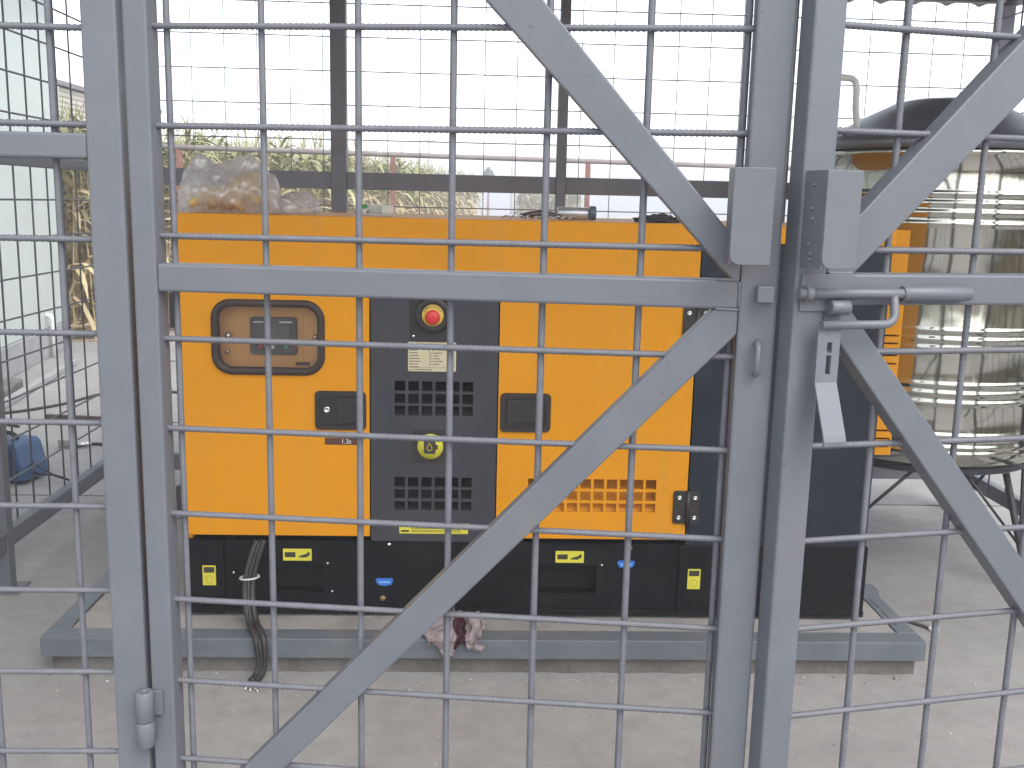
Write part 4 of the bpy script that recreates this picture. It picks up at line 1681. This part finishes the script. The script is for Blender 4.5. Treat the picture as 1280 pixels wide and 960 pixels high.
for dz in (0.055, 0.095):
    bb = MB()
    bb.tube(spline([(0.18, -0.02, dz), (0.24, -0.03, dz-0.01), (0.31, -0.02, 0.045), (0.37, 0.02, 0.012)], 6), 0.006, 8)
    bb.build('lead', CABLEM, wl, world=False)

bb = MB()
bb.tube(spline([(-4.2, 6.5, 0.008), (-3.4, 6.62, 0.008), (-3.1, 6.65, 0.008), (-2.86, 6.95, 0.008), (-2.72, 7.35, 0.008), (-2.4, 7.5, 0.008), (-1.9, 7.3, 0.008)], 10), 0.010, 8)
tag(bb.build('cable', CABLEM), 'long dark cable curving across the pale concrete toward the back of the yard', 'cable')
bb = MB()
bb.tube(spline([(-3.6, 6.2, 0.007), (-3.2, 6.15, 0.007), (-3.0, 6.3, 0.007), (-2.85, 6.25, 0.007)], 10), 0.009, 8)
tag(bb.build('cable', CABLEM), 'short dark cable end on the concrete just behind the blue welding machine', 'cable')
bb = MB()
bb.tube(spline([(-2.32, 5.75, 0.008), (-2.2, 5.82, 0.008), (-2.0, 5.7, 0.008), (-1.6, 5.5, 0.008)], 10), 0.009, 8)
tag(bb.build('cable', CABLEM), 'thin dark cable running from the metal clamp toward the cage wall', 'cable')
bb = MB()
bb.box(-0.19, 0.19, -0.015, 0.015, 0.0005, 0.028, 0.002)
o = bb.build('steel_bar', TOOLM)
o.location = (-2.6, 6.5, 0)
o.rotation_euler = (0, 0, R(-8))
tag(o, 'short dark steel bar lying flat on the pale concrete yard', 'steel bar')
cl = thing('earth_clamp', 'small bright metal earth clamp lying on the concrete past the blue welding machine', 'clamp', (-2.31, 5.76, 0))
bb = MB()
bb.box(-2.40, -2.335, 5.73, 5.79, 0.0005, 0.05, 0.006)
bb.build('clamp_body', mat('clamp_grey', (0.32, 0.30, 0.27), 0.5, var=0.1), cl)
for s_ in (-1, 1):
    bb = MB()
    bb.tube([(-2.336, 5.76+0.02*s_, 0.022), (-2.27, 5.76+0.018*s_, 0.024), (-2.215, 5.755+0.004*s_, 0.022)], 0.009, 8)
    bb.build('jaw', CHROME, cl)
bd = MB()
bd.box(-0.45, 0.10, -0.25, 0.25, 0.0005, 0.085, 0.01)
o = bd.build('dark_box', BOARD)
o.location = (-3.42, 7.25, 0)
o.rotation_euler = (0, 0, R(12))
tag(o, 'flat dark grey box on the concrete in front of the white cabin', 'box')

wr = thing('spanner', 'open ended steel spanner lying on the concrete by the right corner of the base frame', 'spanner', (1.62, 3.32, 0))
bb = MB()
P0, P1 = Vector((1.515, 3.43, 0.005)), Vector((1.640, 3.293, 0.005))
dv = (P1-P0).normalized()
pv = Vector((-dv.y, dv.x, 0))
for w_, a_, b_ in ((0.008, P0, P1),):
    b2 = bmesh.new()
    vs = [b2.verts.new(p+Vector((0, 0, h))) for h in (-0.0045, 0.003) for p in (a_-pv*w_, a_+pv*w_, b_+pv*w_, b_-pv*w_)]
    for q in ((3, 2, 1, 0), (4, 5, 6, 7), (0, 1, 5, 4), (1, 2, 6, 5), (2, 3, 7, 6), (3, 0, 4, 7)):
        b2.faces.new([vs[i] for i in q])
    bb.merge(b2)
bb.build('shank', TOOLM, wr)
bb = MB()
hc = P1+dv*0.016
poly = []
for k in range(15):
    an = R(40+280*k/14)
    p = hc+dv*(0.020*math.cos(an))+pv*(0.020*math.sin(an))
    poly.append((p.x, p.y))
q1 = hc-dv*0.004-pv*0.009
q2 = hc-dv*0.004+pv*0.009
poly += [(q1.x, q1.y), (q2.x, q2.y)]
bb.prism(poly, 0.0005, 0.009, 'z')
bb.build('jaw', mat('spanner_steel', (0.70, 0.70, 0.70), 0.4, metal=0.25, var=0.06), wr)

# ================================================================== BUILDINGS AND FAR THINGS
cb_ang = math.atan2(3.862-3.636, 9.455-7.708)
cab = thing('cabin', 'white panelled site cabin at the left edge, beyond the cage side wall', 'cabin', (-3.90, 9.60, 0), cb_ang)
# local: wall face at x=0 facing +X, running towards -Y
for k in range(7):
    bb = MB()
    y1 = -1.15*k
    bb.box(-0.06, 0.0, y1-1.145, y1, 0.26, 3.3, 0.004)
    bb.build('wall_panel', WHITEP, cab, world=False)
bb = MB()
bb.box(-3.0, -0.061, -8.05, 0.0, 0.26, 3.3)
bb.build('wall', WHITEP, cab, world=False)
bb = MB()
bb.box(-3.05, 0.02, -8.1, 0.03, 0.0, 0.255, 0.005)
bb.build('base_plinth', SILL, cab, world=False)
bb = MB()
bb.box(-3.2, 0.25, -8.3, 0.25, 3.31, 3.42, 0.01)
bb.build('roof', SHEDROOF, cab, world=False)
bb = MB()
bb.tube([(0.06, -0.55, 0.0), (0.06, -0.55, 0.34), (0.04, -0.55, 0.37), (0.0, -0.55, 0.38)], 0.025, 10)
bb.build('drain_pipe', PIPEW, cab, world=False)
bb = MB()
bb.box(0.30, 0.36, -8.3, -1.0, 0.0, 0.05, 0.01)
bb.build('kerb', SILL, cab, world=False)

sh = thing('long_shed', 'long pale shed with horizontally ribbed cladding far behind the white cabin', 'shed', (-8.0, 19.5, 0))
bb = MB()
b2 = bmesh.new()
rows = 34
prev = None
for i in range(rows*3+1):
    z = 3.46*i/(rows*3)
    x = -8.0+(0.0, 0.022, 0.026)[i % 3]
    a_ = b2.verts.new((x, 13.0, z))
    c_ = b2.verts.new((x, 26, z))
    if prev:
        b2.faces.new((prev[0], a_, c_, prev[1]))
    prev = (a_, c_)
bmesh.ops.recalc_face_normals(b2, faces=b2.faces)
bb.merge(b2)
bb.box(-14, -8.03, 13.0, 26, 0, 3.45)
bb.build('wall', CLAD, sh)
bb = MB()
bb.prism([(-14.2, 3.44), (-7.9, 3.462), (-7.9, 3.56), (-11, 4.0), (-14.2, 3.56)], 12.8, 26.2, 'y')
bb.build('roof', SHEDROOF, sh)
for k in range(5):
    bb = MB()
    y = 14+k*2.9
    bb.box(-7.972, -7.90, y-0.06, y+0.06, 0, 3.44)
    bb.build('wall_post', CLAD, sh)

# rusty post-and-pipe fence behind the cage
pf = thing('pipe_fence', 'pipe rail fence on rusty posts beyond the cage back wall', 'fence', (0.3, 9.2, 0))


def fy(x):
    return 9.05+0.23*(x+0.25) if x < -0.25 else 9.05+0.21*(x+0.25)


bb = MB()
bb.tube([(-4.2, fy(-4.2), 1.85), (-0.25, fy(-0.25), 1.85), (5.5, fy(5.5), 1.85)], 0.023, 10)
bb.build('rail', OLDPIPE, pf)
for x in (-4.18, -2.45, -0.725, 1.02, 2.74, 4.46):
    bb = MB()
    bb.box(x-0.022, x+0.022, fy(x)-0.022, fy(x)+0.022, -0.05, 1.83, 0.003)
    bb.build('post', RUST, pf)

# thin poles, far off
for px, Y, h in ((-8.2, 40.0, 5.1), (-1.85, 40.0, 4.1), (1.5, 42.0, 3.5)):
    q = thing('pole', {-8.2: 'tallest thin pole, above the corn behind the plastic bag on the generator',
                       -1.85: 'thin pole above the right end of the corn stand, left of the small tree',
                       1.5: 'shortest thin pole, right of the small far tree'}[px], 'pole', (px, Y, -0.05), group='thin poles beyond the field')
    bb = MB()
    bb.tube([(px, Y, -0.05), (px, Y, h)], 0.08, 8, rs=[0.09, 0.055])
    bb.build('pole_shaft', POLE, q)
    bb = MB()
    bb.box(px-0.25, px+0.25, Y-0.03, Y+0.03, h-0.35, h-0.29)
    bb.build('cross_arm', POLE, q)


# ---- corn
def corn_stand(name, spots, label, hmin, hmax, seed):
    random.seed(seed)
    V, F = [], []

    def quad_strip(ptsL, ptsR):
        i0 = len(V)
        for a_, b_ in zip(ptsL, ptsR):
            V.append(tuple(a_))
            V.append(tuple(b_))
        for k in range(len(ptsL)-1):
            F.append((i0+2*k, i0+2*k+1, i0+2*k+3, i0+2*k+2))
    for x, y in spots:
        h = random.uniform(hmin, hmax)
        lean = Vector((random.uniform(-.07, .07), random.uniform(-.07, .07), 1))
        base_ = Vector((x, y, -0.05))
        top_ = base_+lean*h
        w = 0.012
        for dx, dy in ((w, 0), (0, w)):
            quad_strip([base_+Vector((-dx, -dy, 0)), top_+Vector((-dx*.3, -dy*.3, 0))], [base_+Vector((dx, dy, 0)), top_+Vector((dx*.3, dy*.3, 0))])
        nl = random.randint(13, 17)
        for k in range(nl):
            t_ = 0.12+0.86*(k+random.uniform(-.3, .3))/nl
            p = base_+lean*(h*t_)
            an = random.uniform(0, 2*PI)
            d = Vector((math.cos(an), math.sin(an), 0))
            s = Vector((-d.y, d.x, 0))
            ll = random.uniform(0.35, 0.75)*(1.0-0.35*abs(t_-0.55))
            rise = random.uniform(0.02, 0.35) if t_ > 0.5 else random.uniform(-0.15, 0.2)
            droop = random.uniform(0.5, 1.3) if t_ > 0.6 else random.uniform(1.0, 1.9)
            L_, R_ = [], []
            tw = random.uniform(-0.5, 0.5)
            for q in range(5):
                f_ = q/4
                c_ = p+d*(ll*f_*(1-0.25*f_))+Vector((0, 0, rise*f_*ll*2.2-droop*ll*f_*f_*0.75))
                ww = 0.031*(0.55+0.9*f_)*(1-f_**2.2)+0.002
                sd = s*math.cos(tw*f_)+Vector((0, 0, 1))*math.sin(tw*f_+0.35)
                L_.append(c_-sd*ww)
                R_.append(c_+sd*ww)
            quad_strip(L_, R_)
        for k in range(7):                       # upright top leaves
            an = random.uniform(0, 2*PI)
            d = Vector((math.cos(an), math.sin(an), 0))
            s = Vector((-d.y, d.x, 0))
            p = base_+lean*(h*random.uniform(0.80, 0.95))
            ll = random.uniform(0.25, 0.45)
            L_, R_ = [], []
            for q in range(5):
                f_ = q/4
                c_ = p+d*(ll*0.75*f_)+Vector((0, 0, ll*(1.0*f_-0.75*f_*f_)))
                ww = 0.034*(0.6+0.8*f_)*(1-f_**2.4)+0.002
                L_.append(c_-s*ww)
                R_.append(c_+s*ww)
            quad_strip(L_, R_)
        for k in range(3):                       # tassel
            an = random.uniform(0, 2*PI)
            d = Vector((math.cos(an), math.sin(an), 0))*random.uniform(0.03, 0.14)
            e = top_+d+Vector((0, 0, random.uniform(0.10, 0.26)))
            s = Vector((0.006, 0.004, 0))
            quad_strip([top_-s, e-s*0.4], [top_+s, e+s*0.4])
    me = bpy.data.meshes.new(name)
    me.from_pydata(V, [], F)
    me.materials.append(CORN)
    o = bpy.data.objects.new(name, me)
    sc.collection.objects.link(o)
    tag(o, label, 'corn', kind='stuff')
    return o


random.seed(21)
edge = [(-4.05, 10.25), (-3.2, 12.0), (-2.75, 13.2), (-2.15, 15.6), (-1.45, 20.0), (-0.75, 26.0), (-0.05, 34.0)]
spots = []
for (x0, y0), (x1, y1) in zip(edge[:-1], edge[1:]):
    L_ = math.hypot(x1-x0, y1-y0)
    nrow = int(L_/0.19)
    nx, ny = -(y1-y0)/L_, (x1-x0)/L_
    for r_ in range(9):
        for i in range(nrow):
            t_ = (i+random.random()*0.6)/nrow
            off = 0.55*r_+random.uniform(-.12, .12)
            x = x0+(x1-x0)*t_+nx*off
            y = y0+(y1-y0)*t_+ny*off
            if x > -7.6 and y > 10.2:
                spots.append((x, y))
for r_ in range(5):                              # front edge facing the yard
    for i in range(13):
        spots.append((-4.1-0.28*i+random.uniform(-.1, .1), 10.35+0.5*r_+random.uniform(-.1, .1)))
corn_stand('corn_field', spots, 'tall dry tan and green corn standing beyond the concrete yard', 2.05, 2.30, 5)
random.seed(9)
spots2 = [(random.uniform(2.1, 4.6), random.uniform(44, 49)) for _ in range(240)]
corn_stand('corn_field', spots2, 'distant low clump of corn seen over the middle of the generator roof', 1.8, 2.05, 6)
random.seed(19)
spots3 = [(random.uniform(7.0, 9.2), random.uniform(-9, 9)) for _ in range(420)]  # unseen corn, added to give the tank darker green reflections
spots3 += [(random.uniform(-8, 8), random.uniform(-13.5, -12.2)) for _ in range(330)]
corn_stand('corn_field', spots3, 'corn added out of view right of and behind the yard, for the steel tank to mirror', 1.9, 2.5, 8)
# loose dry stalks at the foot of the corn
random.seed(31)
bb = MB()
for k in range(160):
    x = random.uniform(-5.5, -3.2)
    y = 10.15+max(0, (x+4.05)*2.0)+random.uniform(-.25, .35)
    an = random.uniform(0, PI)
    ll = random.uniform(0.25, 0.7)
    z = random.uniform(0.0, 0.10)
    bb.tube([(x, y, z), (x+ll*math.cos(an), y+ll*0.5*math.sin(an), z+random.uniform(0, 0.12))], random.uniform(.006, .012), 4)
tag(bb.build('dry_stalks', mat('dry_straw', (0.40, 0.31, 0.19), 0.9, var=0.2, scale=4, island=0.35)), 'loose dry corn stalks strewn along the edge of the concrete', 'straw', kind='stuff')

random.seed(44)
bb = MB()
for k in range(230):
    x, y = random.uniform(-1.6, 2.3), random.uniform(1.7, 2.93)
    if random.random() < 0.35:
        x, y = random.uniform(-1.4, 1.6), 2.93-abs(random.gauss(0, 0.05))
    r_ = random.uniform(0.0015, 0.0045)*(2.0 if random.random() < 0.06 else 1)
    b2 = bmesh.new()
    bmesh.ops.create_icosphere(b2, subdivisions=1, radius=r_)
    for v in b2.verts:
        v.co = Vector((v.co.x*random.uniform(.8, 1.5), v.co.y*random.uniform(.8, 1.4), v.co.z*0.6+r_*0.5)) + Vector((x, y, 0))
    bb.merge(b2)
tag(bb.build('grit', mat('grit_stone', (0.36, 0.34, 0.32), 0.9, var=0.2, island=0.5)), 'grit and concrete crumbs scattered on the ground before the base frame', 'grit', kind='stuff')

# small far tree
tr_ = thing('tree', 'tiny dark far tree just above the cage back rail', 'tree', (0.72, 60.0, -0.05))
bb = MB()
bb.tube([(0.72, 60, -0.05), (0.72, 60, 1.6), (0.74, 60, 3.0)], 0.08, 6, rs=[0.10, 0.07, 0.03])
bb.build('trunk', RUST, tr_)
random.seed(12)
V, F = [], []
for k in range(700):
    while True:
        p = Vector((random.uniform(-1, 1), random.uniform(-1, 1), random.uniform(-1, 1)))
        if p.length < 1 and noise.noise(p*2.1+Vector((4, 4, 4))) > -0.22:
            break
    c_ = Vector((0.72+p.x*0.42*(1.1-0.5*p.z), 60+p.y*0.42*(1.1-0.5*p.z), 2.75+p.z*0.75))
    a_ = Vector((random.uniform(-1, 1), random.uniform(-1, 1), random.uniform(-1, 1))).normalized()*0.09
    b_ = a_.orthogonal().normalized()*0.05
    i0 = len(V)
    V += [tuple(c_-a_), tuple(c_+b_), tuple(c_+a_), tuple(c_-b_)]
    F.append((i0, i0+1, i0+2, i0+3))
me = bpy.data.meshes.new('crown')
me.from_pydata(V, [], F)
me.transform(Matrix.Translation(-Vector((0.72, 60.0, -0.05))))
me.materials.append(LEAFD)
o = bpy.data.objects.new('crown', me)
sc.collection.objects.link(o)
o.parent = tr_

# ================================================================== HAZE, added to wash out the view like lens veil
hm = bpy.data.materials.new('haze_air')
hm.use_nodes = True
ht = hm.node_tree
ht.nodes.remove(ht.nodes['Principled BSDF'])
pv_ = ht.nodes.new('ShaderNodeVolumePrincipled')
pv_.inputs['Color'].default_value = (0.95, 0.96, 1.0, 1)
pv_.inputs['Density'].default_value = 0.010
pv_.inputs['Anisotropy'].default_value = 0.0
ht.links.new(pv_.outputs[0], ht.nodes['Material Output'].inputs['Volume'])
mb = MB()
mb.box(-330, 330, -130, 570, -1.35, 6.2)
tag(mb.build('haze', hm), 'thin pale haze added over the yard and field in place of lens glare', 'haze', kind='stuff')
